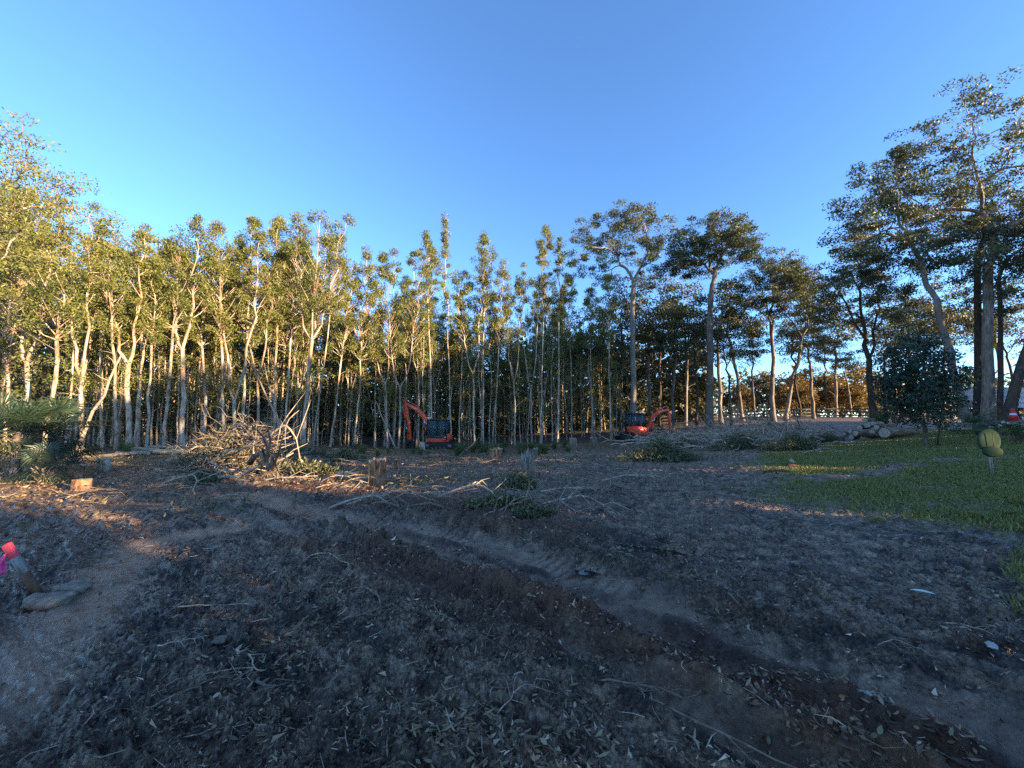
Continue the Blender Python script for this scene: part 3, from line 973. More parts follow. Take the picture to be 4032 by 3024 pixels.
# dead leaning poles in the wood
for px0, d0, px1, py1, lab in [(290, 18.0, 482, 1390, 'dead grey pole leaning to the right across the left wood'),
                               (1160, 24.2, 965, 1400, 'long dead branch slanting above the brush pile'),
                               (1120, 24.5, 1040, 1430, 'broken forked dead limb leaning above the brush pile'),
                               (1560, 30.6, 1480, 1580, 'bent dead sapling leaning left of the excavator arm')]:
    b0 = base_at(px0, d0)
    e = at(px1, py1, d0 + .4)
    v = e - b0
    rg = np.random.default_rng(int(px0))
    mb = MB()
    t = np.linspace(0, 1, 8)[:, None]
    P = v * t + rg.normal(size=(8, 3)) * .06 * np.sin(t * 3.1)
    mb.tube(P, np.linspace(.085, .03, 8), 7)
    for q in range(5):
        s0 = P[2 + q]; dr = unit(unit(v) + rg.normal(size=3) * .7)
        mb.tube([s0, s0 + dr * .35, s0 + dr * .8 + rg.normal(size=3) * .1], [.025, .016, .005], 4, False)
    tag(mb.build('dead_pole', M['palestick'], None, b0, smooth=True), lab, 'dead tree')

# shrub layer of the wood, one dense mass
rng = np.random.default_rng(11)
C = []
n = 3800
px = rng.uniform(-300, 2620, n); dep = rng.uniform(2.5, 30, n)
d0 = np.interp(px, [0, 500, 700, 1000, 1300, 1700, 2000, 2400], [18.5, 21, 22.5, 25.5, 29, 33.5, 36, 39]) + dep
X = (px - CX) / F_PX * d0
zb = zbase(X, d0)
hmax = 4.0 + np.minimum(dep, 14) * .62
T = np.c_[X, d0, zb + .2 + rng.uniform(0, 1, n) ** .8 * hmax]
C = clumps(T, 20, (.55, .55, .45), rng)
V, Fq = leaf_quads(C, .17, .075, rng)
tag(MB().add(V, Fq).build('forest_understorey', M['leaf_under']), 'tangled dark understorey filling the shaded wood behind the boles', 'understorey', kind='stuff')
# far wall of the wood
n = 4400
px = rng.uniform(-500, 2800, n)
d0 = rng.uniform(56, 75, n)
X = (px - CX) / F_PX * d0
T = np.c_[X, d0, zbase(X, d0) + rng.uniform(0, 1, n) ** 1.35 * (13 + 5 * fbm(X * .12, X * 0, 2, 3))]
V, Fq = leaf_quads(clumps(T, 16, (1.1, 1.1, .8), rng), .5, .3, rng)
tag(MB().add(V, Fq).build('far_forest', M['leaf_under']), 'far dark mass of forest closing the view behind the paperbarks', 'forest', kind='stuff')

# leaves on the left edge: a big tree whose bole stands outside the picture
b0 = base_at(-330, 13.2)
H = height_for(b0, 390)
plant('spreading_gum_tree', crown_tree(501, H, 5.0, 3.7, 3.0, 5.2, H, (-.3, .2), (.8, 0), .22, 190, 130, (.42, .4, .22), .062, .2, 'paperbark', 'leaf_paper', .4, .012, low=.75),
      b0, 0, 'large sunlit tree reaching in from the left edge with pale limbs', 'tree')

# ------------------------------------------------------------------ gums on the right
def gum(px, d, top_py, x0, x1, py_lo, lab, seed, trunk_py, r0, tips=150, per=60, top_px=None, trunk_px=None, name='gum_tree', **kw):
    b0 = base_at(px, d)
    H = height_for(b0, top_py)
    zlo = height_for(b0, py_lo)
    th = height_for(b0, trunk_py)
    xm = (x0 + x1) / 2
    rx = (x1 - x0) / 2 / F_PX * d
    tp = trunk_px if trunk_px is not None else px
    lx = at(tp, trunk_py, d)[0] - b0[0]
    ox = at(xm, (top_py + py_lo) / 2, d)[0] - b0[0] - lx
    ms = crown_tree(seed, H, th, rx, rx * .8, zlo, H - .2, (lx, 0), (ox, 0), r0, tips, per, **kw)
    return plant(name, ms, b0, 0, lab, 'tree')

GK = dict(sig=(.46, .46, .25), leaf=.11, ratio=.42, shell=.5, flat=.2, f0=.36, low=.12)
gum(2492, 43, 800, 2235, 2695, 1090, 'tall smooth gum with domed crown behind the right excavator', 601, 1150, .34, 230, 120, bark_m='gumbark', **GK)
gum(2795, 40, 838, 2650, 2990, 1060, 'tall dark-based gum with spreading limbs right of the excavators', 602, 1245, .38, 230, 120, bark_m='greybark', stubs=5, **GK)
gum(3045, 45, 975, 2920, 3195, 1220, 'pale many-limbed gum standing before the fence middle', 603, 1500, .30, 200, 110, trunk_px=3040, bark_m='gumbark', **GK)
gum(3095, 45.6, 1010, 3010, 3265, 1260, 'inclined grey gum close beside the many-limbed one', 604, 1480, .24, 130, 110, trunk_px=3120, bark_m='greybark', **GK)
gum(3445, 37, 955, 3175, 3570, 1300, 'dark forked gum standing behind the log pile', 605, 1560, .36, 200, 75, trunk_px=3430, bark_m='darkbark', **GK)
gum(3890, 27, 335, 3400, 4420, 1120, 'huge gum with orange-lit bark edge at the right', 606, 1050, .32, 360, 100, bark_m='greybark', sig=(.46, .46, .22), leaf=.105, ratio=.42, shell=.3, flat=.3, f0=.40, stubs=4)
gum(3815, 27.5, 570, 3235, 3860, 1130, 'grey gum bole leaning left with low sweeping limbs at the right', 607, 1180, .25, 240, 95, trunk_px=3690, bark_m='gumbark', sig=(.46, .46, .22), leaf=.105, ratio=.42, shell=.3, flat=.3, f0=.40)
gum(3850, 29, 700, 3680, 4080, 1100, 'dark straight gum just left of the huge one', 608, 1000, .24, 80, 80, bark_m='darkbark', **GK)
gum(3932, 31, 650, 3820, 4250, 1150, 'slim dark gum just right of the huge one', 609, 1100, .18, 80, 80, bark_m='darkbark', **GK)
gum(3965, 25, 800, 3900, 4400, 1200, 'black leaning gum bole at the right edge before the white trailer', 610, 1150, .27, 80, 80, trunk_px=4110, bark_m='darkbark', **GK)

# middle-distance trees along and beyond the fence
small = []
for k in range(5):
    small.append((crown_tree(640 + k, 10, 4.6, 2.1, 2.0, 5.4, 10, (.4 * (k - 2) / 2, 0), (0, 0), .12, 52, 80, (.42, .42, .22), .10, .3, 'darkbark' if k % 2 else 'greybark', 'leaf_gum', .42, .012, .4, stubs=3), 10))
MIDT = [(2340, 41, 1180), (2445, 47, 1120), (2560, 46, 1140), (2600, 50, 1080), (2650, 44, 1190), (2700, 47, 1090), (2745, 44, 1230), (2840, 47, 1080), (2880, 43, 1250), (2925, 49, 1120), (2975, 52, 1240),
        (3150, 55, 1230), (3205, 47.4, 1190), (3262, 51, 1290), (3290, 60, 1160), (3352, 53, 1330), (3490, 52, 1180), (3530, 58, 1250), (3590, 46, 1130), (3660, 50, 1180), (3720, 42, 1090), (3775, 45, 1180), (3960, 44, 1080), (4010, 38, 1180)]
where = ['left of the right excavator', 'left of the smooth gum', 'right of the smooth gum', 'behind the right excavator arm', 'beside the right excavator arm', 'between the two tall gums', 'close left of the dark-based gum',
         'close right of the dark-based gum', 'right of the dark-based gum, slim and low', 'left of the many-limbed gum', 'left of the many-limbed gum, low', 'right of the inclined gum beyond the fence', 'in front of the fence, a thin pole tree',
         'beyond the fence among autumn leaves', 'far beyond the fence', 'beyond the fence, dark bole against orange leaves', 'right of the forked gum', 'far right of the forked gum', 'behind the dark round bush', 'behind the dark round bush top right',
         'left of the leaning grey bole', 'between leaning bole and dark bole', 'above the white trailer', 'at the right edge above the trailer']
for k, ((px, d, ty), wh) in enumerate(zip(MIDT, where)):
    b0 = base_at(px, d)
    ms, H = small[k % 5]
    s = height_for(b0, ty) / H
    sx = s * (.85 + .3 * ((k * 7) % 5) / 5)
    plant('slim_gum_tree', ms, b0, k * 1.7, 'slim gum ' + wh, 'tree', None, (sx, sx, s))
aut = [crown_tree(660 + k, 6, 1.2, 2.6, 2.2, .9, 6, (0, 0), (0, 0), .14, 70, 80, (.5, .5, .35), .17, .2, 'darkbark', 'leaf_autumn', .42, .012, low=.5) for k in range(2)]
for k, (px, d, ty, sw) in enumerate([(2905, 68, 1510, 1.0), (3010, 74, 1470, 1.1), (3130, 66, 1480, 1.2), (3215, 70, 1455, 1.3), (3310, 66, 1480, 1.3), (3385, 69, 1450, 1.3), (3470, 72, 1500, 1.0), (4040, 42, 1480, .6)]):
    b0 = base_at(px, d)
    s = height_for(b0, ty) / 6
    plant('autumn_tree', aut[k % 2], b0, k * 2.1, ['orange-leaved tree beyond the fence right of the dark-based gum', 'orange-leaved tree far beyond the fence left of the many-limbed gum', 'golden tree beyond the fence right of the inclined gum',
          'golden tree over the road, second from the inclined gum', 'bright orange tree beyond the fence, third from the inclined gum', 'bright orange tree left of the forked gum bole', 'dull orange tree right of the forked gum bole', 'small orange-lit tree over the white trailer'][k], 'tree', None, (s * sw, s * sw, s))
# hazy wood on the horizon at the right
rng = np.random.default_rng(13)
n = 1400
px = rng.uniform(2350, 4700, n); d0 = rng.uniform(85, 130, n)
X = (px - CX) / F_PX * d0
T = np.c_[X, d0, zbase(X, d0) + rng.uniform(0, 1, n) ** 1.2 * (11 + 6 * fbm(X * .06, X * 0, 2, 23))]
V, Fq = leaf_quads(clumps(T, 14, (1.6, 1.6, 1.1), rng), .55, .3, rng)
tag(MB().add(V, Fq).build('distant_forest', M['leaf_gum']), 'distant line of forest along the horizon behind the fence', 'forest', kind='stuff')

# dark round bush on a short bole
b0 = np.r_[gp(3645, 1758), 0]; b0[2] = zg(b0[0], b0[1])
d = b0[1]
H = height_for(b0, 1290); zl = height_for(b0, 1690); th = height_for(b0, 1640)
ms = crown_tree(700, H, th, 132 / F_PX * d, 125 / F_PX * d, zl, H - .15, (-.12, 0), (.12, 0), .10, 230, 74, (.25, .25, .22), .072, .2, 'greybark', 'leaf_dark', .42, .008, ratio=.42, low=.75)
t = plant('evergreen_bush', ms, b0, 0, 'dark dense evergreen bush tree standing alone on the lawn', 'bush tree')
mb = MB().tube([[.75, .2, -.1], [.8, .2, .35], [.95, .2, .9], [1.0, .1, 1.6]], [.03, .028, .024, .015], 6)
mb.tube([[.75, .2, 0], [.62, .25, .3], [.6, .3, .5]], [.015, .012, .006], 5)
obj('side_stem', mb.mesh('side_stem', M['darkbark'], True), t)

# unseen trees added right of and behind the photographer: crowns boxed and gapped to shade the clearing in streaks
nv = np.array([math.cos(SUN_AZ - math.pi / 2) * 0 + math.cos(SUN_AZ - math.pi / 2), 0])
sdir = np.array([math.sin(SUN_AZ), math.cos(SUN_AZ)])
ndir = np.array([-sdir[1], sdir[0]])
def shade(u0, u1, t, h, lab, z0=.2, dens=1.0, seed=0, depth=1.6):
    u = (u0 + u1) / 2
    p = ndir * u + sdir * t
    w = (u1 - u0) / 2
    tips = int(np.clip(w * 2 * h * 5.0 * dens, 12, 700))
    z = float(zbase(p[0], p[1]))
    ms = crown_tree(800 + seed, h, max(.6, z0 + h * .25), max(.05, w - .12), depth, z0, h, (0, 0), (0, 0), .2, tips, 18, (.26, .3, .35), .46, .2, 'darkbark', 'leaf_dark', .42, .012, ratio=.5, box=True)
    plant('shade_tree', ms, (p[0], p[1], z), math.atan2(ndir[1], ndir[0]), lab, 'tree', None)
SH = [(-9, -3.4, 22, 7.5, 'dense shade tree behind the photographer'), (-3.1, .9, 22, 7.0, 'dense shade tree behind and right of the photographer'),
      (1.9, 2.9, 22, 6.8, 'narrow shade tree right of the photographer'), (3.95, 6.35, 22, 6.8, 'broad shade tree beside the photographer on the right'),
      (8.3, 10.6, 24, 10.2, 'shade tree right of the lawn, outside the view'), (10.4, 14.5, 33, 13.0, 'taller shade tree right of the lawn, outside the view'),
      (14.2, 19, 34, 13.5, 'tall shade tree beyond the lawn, outside the view'), (18.6, 24, 36, 13.0, 'second tall shade tree beyond the lawn, outside the view'),
      (23.5, 29, 38, 14.5, 'third tall shade tree beyond the lawn, outside the view'), (28.5, 35, 40, 16.0, 'fourth tall shade tree beyond the lawn, outside the view'),
      (34.5, 42, 46, 18.0, 'fifth tall shade tree beyond the lawn, outside the view'), (41, 50, 56, 19.5, 'sixth tall shade tree beyond the lawn, outside the view')]
for k, (u0, u1, t, h, lab) in enumerate(SH):
    shade(u0, u1, t, h, lab, seed=k, dens=1.0 if h < 12 else .8, depth=1.6 if h < 12 else 2.6)
for k, (u0, u1) in enumerate([(2.9, 4.0), (6.6, 8.0), (.9, 2.0)]):  # unseen shrubs added in the gaps to cut the sun streaks short
    shade(u0, u1, 20.5, 3.8 if k < 2 else 4.2, ['low shade shrub between two trees right of the photographer', 'low shade shrub at the edge of the lawn, outside the view', 'lowest shade shrub right of the photographer'][k], seed=20 + k, dens=1.4, depth=.9)

# ------------------------------------------------------------------ excavators
def text_mesh(body, size, mat):
    cu = bpy.data.curves.new('lettering', 'FONT')
    cu.body = body; cu.size = size; cu.extrude = .003; cu.shear = .15
    cu.align_x, cu.align_y = 'CENTER', 'CENTER'
    o = bpy.data.objects.new('lettering', cu)
    COL.objects.link(o)
    dg = bpy.context.evaluated_depsgraph_get()
    me = bpy.data.meshes.new_from_object(o.evaluated_get(dg))
    bpy.data.objects.remove(o)
    me.materials.clear(); me.materials.append(mat)
    return me


def beam(P, hts, w):
    """box-section arm following points in the x-z plane"""
    P = np.asarray(P, float)
    T = np.gradient(P, axis=0); T = unit(T)
    N = np.c_[-T[:, 1], T[:, 0]]
    up, dn = P + N * np.asarray(hts)[:, None] / 2, P - N * np.asarray(hts)[:, None] / 2
    return [tuple(p) for p in up] + [tuple(p) for p in dn[::-1]]


def strip(mb, P, hts, y0, y1):
    """like prism() of beam() but as quads so concave arms stay clean"""
    P = np.asarray(P, float)
    T = unit(np.gradient(P, axis=0)); N = np.c_[-T[:, 1], T[:, 0]]
    h = np.asarray(hts)[:, None] / 2
    n = len(P)
    rings = []
    for s, y in ((1, y0), (-1, y0), (-1, y1), (1, y1)):
        q = P + N * h * s
        rings.append(np.c_[q[:, 0], np.full(n, y), q[:, 1]])
    V = np.stack(rings, 1).reshape(-1, 3)
    F = []
    for k in range(n - 1):
        for c in range(4):
            F.append([k * 4 + c, k * 4 + (c + 1) % 4, (k + 1) * 4 + (c + 1) % 4, (k + 1) * 4 + c])
    F.append([3, 2, 1, 0]); F.append([(n - 1) * 4 + c for c in range(4)])
    return mb.add(V, np.array(F))


def cyl2(mb, a, b, r, y, sides=10):
    return mb.tube([(a[0], y, a[1]), (b[0], y, b[1])], r, sides)


def disc(mb, c, r, y0, y1, sides=16):
    return mb.tube([(c[0], y0, c[1]), (c[0], y1, c[1])], r, sides)


def lerp2(a, b, t):
    return (a[0] + (b[0] - a[0]) * t, a[1] + (b[1] - a[1]) * t)


def excavator(loc, yaw, swing, label, boom, arm, attach, group):
    root = thing('excavator', label, 'excavator', loc, yaw, group)
    # undercarriage keeps the machine's own heading; the house is turned by `swing`
    for s in (-1, 1):
        y = s * .78
        prof = []
        for cx_, a0, a1 in ((.92, -90, 90), (-.92, 90, 270)):
            for q in range(9):
                a = R(a0 + (a1 - a0) * q / 8)
                prof.append((cx_ + .28 * math.cos(a), .30 + .28 * math.sin(a)))
        tk = MB().prism(prof, y - .2, y + .2).build('track', M['rubber'], root, bevel=.015)
        lug = MB()
        for q in range(22):
            x = -1.0 + q * 2.0 / 21
            for z in (.01, .59):
                lug.box((x, y, z), (.05, .40, .035))
        for q in range(7):
            for sgn in (-1, 1):
                a = R(-80 + q * 26.6)
                lug.box((sgn * (.92 + .29 * math.cos(a)), y, .30 + .29 * math.sin(a)), (.05, .4, .05))
        obj('lugs', lug.mesh('lugs', M['rubber']), tk)
        rim = MB()
        for cx_, r in ((.92, .2), (-.92, .2)):
            disc(rim, (cx_, .3), r, y + s * .19, y + s * .225)
        for cx_ in (-.5, -.17, .17, .5):
            disc(rim, (cx_, .16), .1, y + s * .19, y + s * .22, 12)
        obj('rollers', rim.mesh('rollers', M['steel'], False), tk)
    MB().box((0, 0, .38), (1.3, 1.2, .26)).box((0, 0, .55), (.8, .8, .12)).build('track_frame', M['steel'], root, bevel=.02)
    bl = MB()
    a = np.linspace(-.6, .6, 7)
    prof = [(-1.62 - .12 * math.cos(t * 1.4), .06 + .42 * (t + .6) / 1.2) for t in a] + [(-1.57 - .12 * math.cos(t * 1.4), .06 + .42 * (t + .6) / 1.2) for t in a[::-1]]
    for p, q in zip(range(6), range(1, 7)):
        pass
    bl.prism(prof, -.98, .98)
    bl.box((-1.35, .5, .3), (.6, .1, .12)).box((-1.35, -.5, .3), (.6, .1, .12))
    bl.build('dozer_blade', M['black'], root)
    H = obj('house', None, root, (0, 0, 0), (0, 0, swing))
    # turntable deck and rounded engine cover (everything here is a sub-part of the house)
    deck = []
    for q in range(13):
        t = R(100 + 160 * q / 12)
        deck.append((-.05 + .80 * math.cos(t), .95 * math.sin(t)))
    deck = [(.95, .88), (.3, .95)] + deck + [(.3, -.95), (.95, -.8)]
    MB().prism(deck, .62, .82, (0, 1, 2)).build('deck', M['red'], H, bevel=.03)
    cov = [(x * 1.0, y * 1.0) for x, y in deck if x < .45]
    cw = MB().prism([(x * 1.005, y * 1.005) for x, y in deck if x < -.05], .66, 1.30, (0, 1, 2)).build('counterweight', M['red'], H, bevel=.08)
    MB().prism([(.45, -.94), (.45, -.30), (-.15, -.30), (-.15, -.94)], .82, 1.26, (0, 1, 2)).build('engine_cover', M['red'], H, bevel=.06)
    MB().box((-.76, 0, .74), (.22, .9, .14)).build('rear_bumper', M['black'], H, bevel=.03)
    sl = MB()
    for q in range(4):
        sl.box((.12, -.955, .92 + q * .07), (.42, .02, .025))
    obj('vent_slats', sl.mesh('vent_slats', M['black']), H)
    obj('side_decal', MB().box((-.45, -.93, 1.06), (.42, .03, .07)).mesh('side_decal', M['redgrey']), H, (0, 0, 0), (0, 0, 0))
    # cab on the left of the machine
    y0, y1 = -.02, .93
    side = [(.90, .80), (1.0, 1.35), (.92, 2.38), (.72, 2.50), (-.55, 2.50), (-.72, 2.36), (-.80, 1.30), (-.78, .80)]
    base = MB().prism([(.93, .80), (1.0, 1.18), (-.66, 1.18), (-.64, .80)], y0, y1).build('cab_base', M['black'], H, bevel=.03)
    MB().prism([(.94, 2.36), (.72, 2.52), (-.42, 2.52), (-.60, 2.36)], y0 - .02, y1 + .02).build('cab_roof', M['black'], H, bevel=.04)
    for nm, a, b_ in (('front_pillar', (.985, 1.16), (.925, 2.40)), ('door_pillar', (.12, 1.16), (.10, 2.40)), ('rear_pillar', (-.63, 1.16), (-.56, 2.40))):
        for y in (y0 + .035, y1 - .035):
            pb = MB()
            strip(pb, [a, lerp2(a, b_, .5), b_], [.09 if nm != 'door_pillar' else .07] * 3, y - .035, y + .035)
            pb.build(nm, M['black'], H)
    for y in (y0 + .03, y1 - .03):
        MB().prism([(.95, 1.2), (.90, 2.36), (.13, 2.36), (.15, 1.2)], y - .008, y + .008).build('side_window', M['glass'], H)
        MB().prism([(.07, 1.2), (.07, 2.36), (-.54, 2.36), (-.61, 1.2)], y - .008, y + .008).build('side_window', M['glass'], H)
    gl = MB().prism([(.985, 1.2), (.925, 2.36), (.915, 2.36), (.975, 1.2)], y0 + .08, y1 - .08)
    gl.build('windscreen', M['glass'], H)
    MB().prism([(-.63, 1.25), (-.57, 2.32), (-.56, 2.32), (-.62, 1.25)], y0 + .08, y1 - .08).build('rear_window', M['glass'], H)
    seat = MB().box((-.25, .45, 1.25), (.5, .5, .16)).box((-.5, .45, 1.6), (.14, .5, .66)).box((-.53, .45, 2.02), (.1, .26, .2)).build('operator_seat', M['black'], H, bevel=.04)
    MB().box((-.1, .18, 1.35), (.5, .12, .2)).box((-.1, .74, 1.35), (.5, .12, .2)).box((.55, .45, 1.3), (.2, .6, .35)).build('console', M['black'], H, bevel=.02)
    for y in (.12, .45, .78):
        MB().tube([(.93, y, 2.56), (1.0, y, 2.56)], .045, 10).build('work_lamp', M['lamp'], H)
    obj('door_handle', MB().box((.2, y1 + .02, 1.4), (.12, .03, .04)).mesh('door_handle', M['steel']), H)
    obj('cab_decal', MB().box((-.55, y1 + .006, 1.02), (.16, .01, .06)).mesh('cab_decal', M['redgrey']), H)
    MB().prism([(-.62, .80), (-.62, .92), (.90, .92), (.90, .80)], y1 + .004, y1 + .03).build('sill_panel', M['red'], H, bevel=.01)
    MB().tube([(1.0, .9, 1.3), (1.2, .98, 1.5), (1.2, .98, 1.7)], .012, 6).build('mirror_arm', M['black'], H)
    MB().box((1.2, .98, 1.72), (.04, .16, .26)).build('mirror', M['black'], H, bevel=.02)
    # boom group
    yb = -.30
    MB().prism([(.80, .62), (1.18, .60), (1.30, .85), (1.22, 1.12), (1.0, 1.12), (.80, .95)], yb - .16, yb + .16).build('swing_post', M['black'], H, bevel=.03)
    bm = MB()
    strip(bm, boom, [.22, .30, .36, .34, .24, .20][:len(boom)] if len(boom) == 6 else np.linspace(.3, .2, len(boom)), yb - .12, yb + .12)
    B = bm.build('boom', M['red'], H, bevel=.015)
    ar = MB()
    strip(ar, arm, np.interp(np.linspace(0, 1, len(arm)), [0, .15, .3, 1], [.2, .30, .26, .16]), yb - .09, yb + .09)
    A = ar.build('dipper_arm', M['red'], H, bevel=.012)
    # hydraulic rams: barrel red, rod bright
    tip = boom[-1]
    def ram(nm, a, b_, r, split=.55, ys=(0,)):
        for dy in ys:
            m_ = lerp2(a, b_, split)
            o = cyl2(MB(), a, m_, r, yb + dy).build(nm, M['red'], H, smooth=False)
            obj('rod', cyl2(MB(), m_, b_, r * .55, yb + dy).mesh('rod', M['chrome']), H)
    mid = boom[len(boom) // 2]
    ram('boom_ram', (1.22, .80), lerp2(boom[1], boom[2], .8) if len(boom) > 3 else mid, .065, .6, (-.17, .17))
    top = (mid[0] + (boom[2][0] - boom[3][0]) * 0, mid[1] + .30)
    vtip = np.array(arm[0]) - np.array(arm[1]); vtip = vtip / np.linalg.norm(vtip)
    horn = (arm[0][0] + vtip[0] * .28, arm[0][1] + vtip[1] * .28)
    ram('arm_ram', (mid[0], mid[1] + .26), horn, .06, .6)
    MB().prism([(mid[0] - .12, mid[1] + .12), (mid[0] + .12, mid[1] + .10), (mid[0] + .04, mid[1] + .30), (mid[0] - .06, mid[1] + .30)], yb - .08, yb + .08).build('ram_bracket', M['red'], H)
    strip(MB(), [arm[0], horn], [.2, .1], yb - .085, yb + .085).build('arm_horn', M['red'], H)
    out = np.array([arm[1][1] - arm[-1][1], -(arm[1][0] - arm[-1][0])]); out = out / np.linalg.norm(out)
    if out[0] < 0: out = -out
    ra = (arm[1][0] + out[0] * .24, arm[1][1] + out[1] * .24)
    end = arm[-1]
    rb = (end[0] + out[0] * .22 - (end[0] - arm[1][0]) * .12, end[1] + out[1] * .22 - (end[1] - arm[1][1]) * .12)
    ram('bucket_ram', ra, rb, .055, .6)
    lk = MB()
    cyl2(lk, rb, end, .035, yb - .12); cyl2(lk, rb, end, .035, yb + .12)
    cyl2(lk, rb, (end[0] + out[0] * .2, end[1] - .2), .035, yb - .1); cyl2(lk, rb, (end[0] + out[0] * .2, end[1] - .2), .035, yb + .1)
    lk.build('bucket_link', M['red'], H)
    hs = MB()
    for dy, lift in ((-.05, .02), (.05, .05)):
        pts = []
        for q in boom[1:]:
            pts.append((q[0], yb + dy, q[1] + .2 + lift))
        pts.append((tip[0] + .05, yb + dy, tip[1] + .28))
        hs.tube(pts, .018, 6)
    hs.build('hydraulic_hoses', M['hose'], H)
    lp = MB()
    lp.tube([(tip[0] - .28, yb + .13, tip[1] - .02), (tip[0] - .06, yb + .15, tip[1] - .06), (arm[1][0] - out[0] * .2, yb + .14, arm[1][1] - .2), (lerp2(arm[1], arm[-1], .5)[0] - out[0] * .12, yb + .12, lerp2(arm[1], arm[-1], .5)[1])], .02, 6)
    lp.build('hose_loop', M['hosegrey'], H)
    # lettering on both flanks of the boom
    a, b_ = boom[-3], boom[-2]
    ang = math.atan2(b_[1] - a[1], b_[0] - a[0])
    c_ = lerp2(a, b_, .55)
    for s in (1, -1):
        me = text_mesh('KUBOTA', .17, M['redgrey'])
        o = obj('lettering', me, H, (c_[0], yb + s * .125, c_[1] + .02))
        o.rotation_euler = (math.pi / 2, -ang, 0) if s < 0 else Matrix.Rotation(math.pi, 3, 'Z').to_euler()
        if s > 0:
            o.rotation_euler = (Matrix.Rotation(math.pi, 3, 'Z') @ Matrix.Rotation(ang, 3, 'Y') @ Matrix.Rotation(math.pi / 2, 3, 'X')).to_euler()
        else:
            o.rotation_euler = (Matrix.Rotation(-ang, 3, 'Y') @ Matrix.Rotation(math.pi / 2, 3, 'X')).to_euler()
    obj('boom_decal', MB().box((lerp2(boom[1], boom[2], .3)[0], yb, lerp2(boom[1], boom[2], .3)[1] + .05), (.12, .26, .08)).mesh('boom_decal', M['redgrey']), H)
    # working end
    ex, ez = end
    if attach == 'grab':
        MB().box((ex, yb, ez - .12), (.26, .30, .22)).build('quick_hitch', M['red'], H, bevel=.03)
        g = MB()
        disc(g, (ex, ez - .32), .16, yb - .14, yb + .14, 14)
        for s in (-1, 1):
            strip(g, [(ex + s * .08, ez - .38), (ex + s * .30, ez - .55), (ex + s * .28, ez - .8), (ex + s * .06, ez - .98)], [.14, .15, .12, .05], yb - .2, yb + .2)
        g.build('grapple', M['black'], H)
    else:
        g = MB()
        prof = [(0, 0), (.32, -.12), (.52, -.40), (.42, -.66), (.12, -.74), (.10, -.70), (.38, -.62), (.46, -.40), (.28, -.16), (-.05, -.06)]
        p = [(ex + x, ez + z) for x, z in prof]
        for q in range(4):
            g.add(*(lambda quad: (np.array([[quad[0][0], yb - .32, quad[0][1]], [quad[1][0], yb - .32, quad[1][1]], [quad[1][0], yb + .32, quad[1][1]], [quad[0][0], yb + .32, quad[0][1]]]), np.array([[0, 1, 2, 3]])))((p[q], p[q + 1])))
        for y in (yb - .32, yb + .30):
            g.prism([(ex, ez), (ex + .32, ez - .12), (ex + .52, ez - .40), (ex + .42, ez - .66), (ex + .12, ez - .74)], y, y + .02)
        for q in range(5):
            g.box((ex + .06, yb - .28 + q * .14, ez - .74), (.14, .05, .03))
        g.build('bucket', M['steel'], H)
    return root

bL = base_at(1738, 32.0)
excavator((bL[0], bL[1], bL[2] + .02), math.pi - .12, 0.0, 'orange-red excavator at the wood edge, arm folded down with black grapple',
          [(1.10, 1.02), (1.25, 1.75), (1.68, 2.72), (2.15, 3.22), (2.75, 3.52), (3.28, 3.80)], [(3.30, 3.86), (3.24, 3.5), (2.98, 2.2), (2.78, .95)], 'grab', 'excavators')
bR = base_at(2512, 34.5)
excavator((bR[0], bR[1], bR[2] + .02), .42, 0.0, 'red excavator at right of the wood, rounded rear turned to the camera, bucket out',
          [(1.10, 1.02), (1.25, 1.55), (1.62, 2.25), (2.1, 2.55), (2.7, 2.68), (3.30, 2.80)], [(3.32, 2.86), (3.40, 2.5), (3.52, 1.6), (3.62, .85)], 'bucket', 'excavators')

# ------------------------------------------------------------------ fence: every post and rail its own piece
FP = [base_at(px, d) for px, d in [(2560, 53), (2640, 52.2), (2738, 51.5), (2835, 50.8), (2930, 50.2), (3022, 49.6), (3112, 49.2), (3205, 48.8), (3318, 48.4), (3428, 48), (3530, 47.6), (3640, 47.2), (3750, 46.8)]]
fr = thing('rail_fence', 'dark weathered three-rail timber fence along the back of the site', 'fence', tuple(FP[0]))
o0 = np.array(FP[0])
for k, p in enumerate(FP):
    q = p - o0
    h = 1.28 + .05 * math.sin(k * 2.3)
    MB().box((q[0], q[1], q[2] + h / 2 - .15), (.17, .15, h + .3)).build('post', M['fence'], fr, bevel=.012)
    if k:
        a = FP[k - 1] - o0
        for z in (.32, .72, 1.12):
            v = q - a
            L = math.hypot(v[0], v[1])
            c = (a + q) / 2
            rot = Matrix.Rotation(math.atan2(v[1], v[0]), 3, 'Z') @ Matrix.Rotation(-math.atan2(v[2], L), 3, 'Y')
            MB().box((c[0], c[1] - .10, c[2] + z + .015 * math.sin(k * 5 + z * 9)), (L - .02, .05, .16), rot).build('rail', M['fence'], fr)

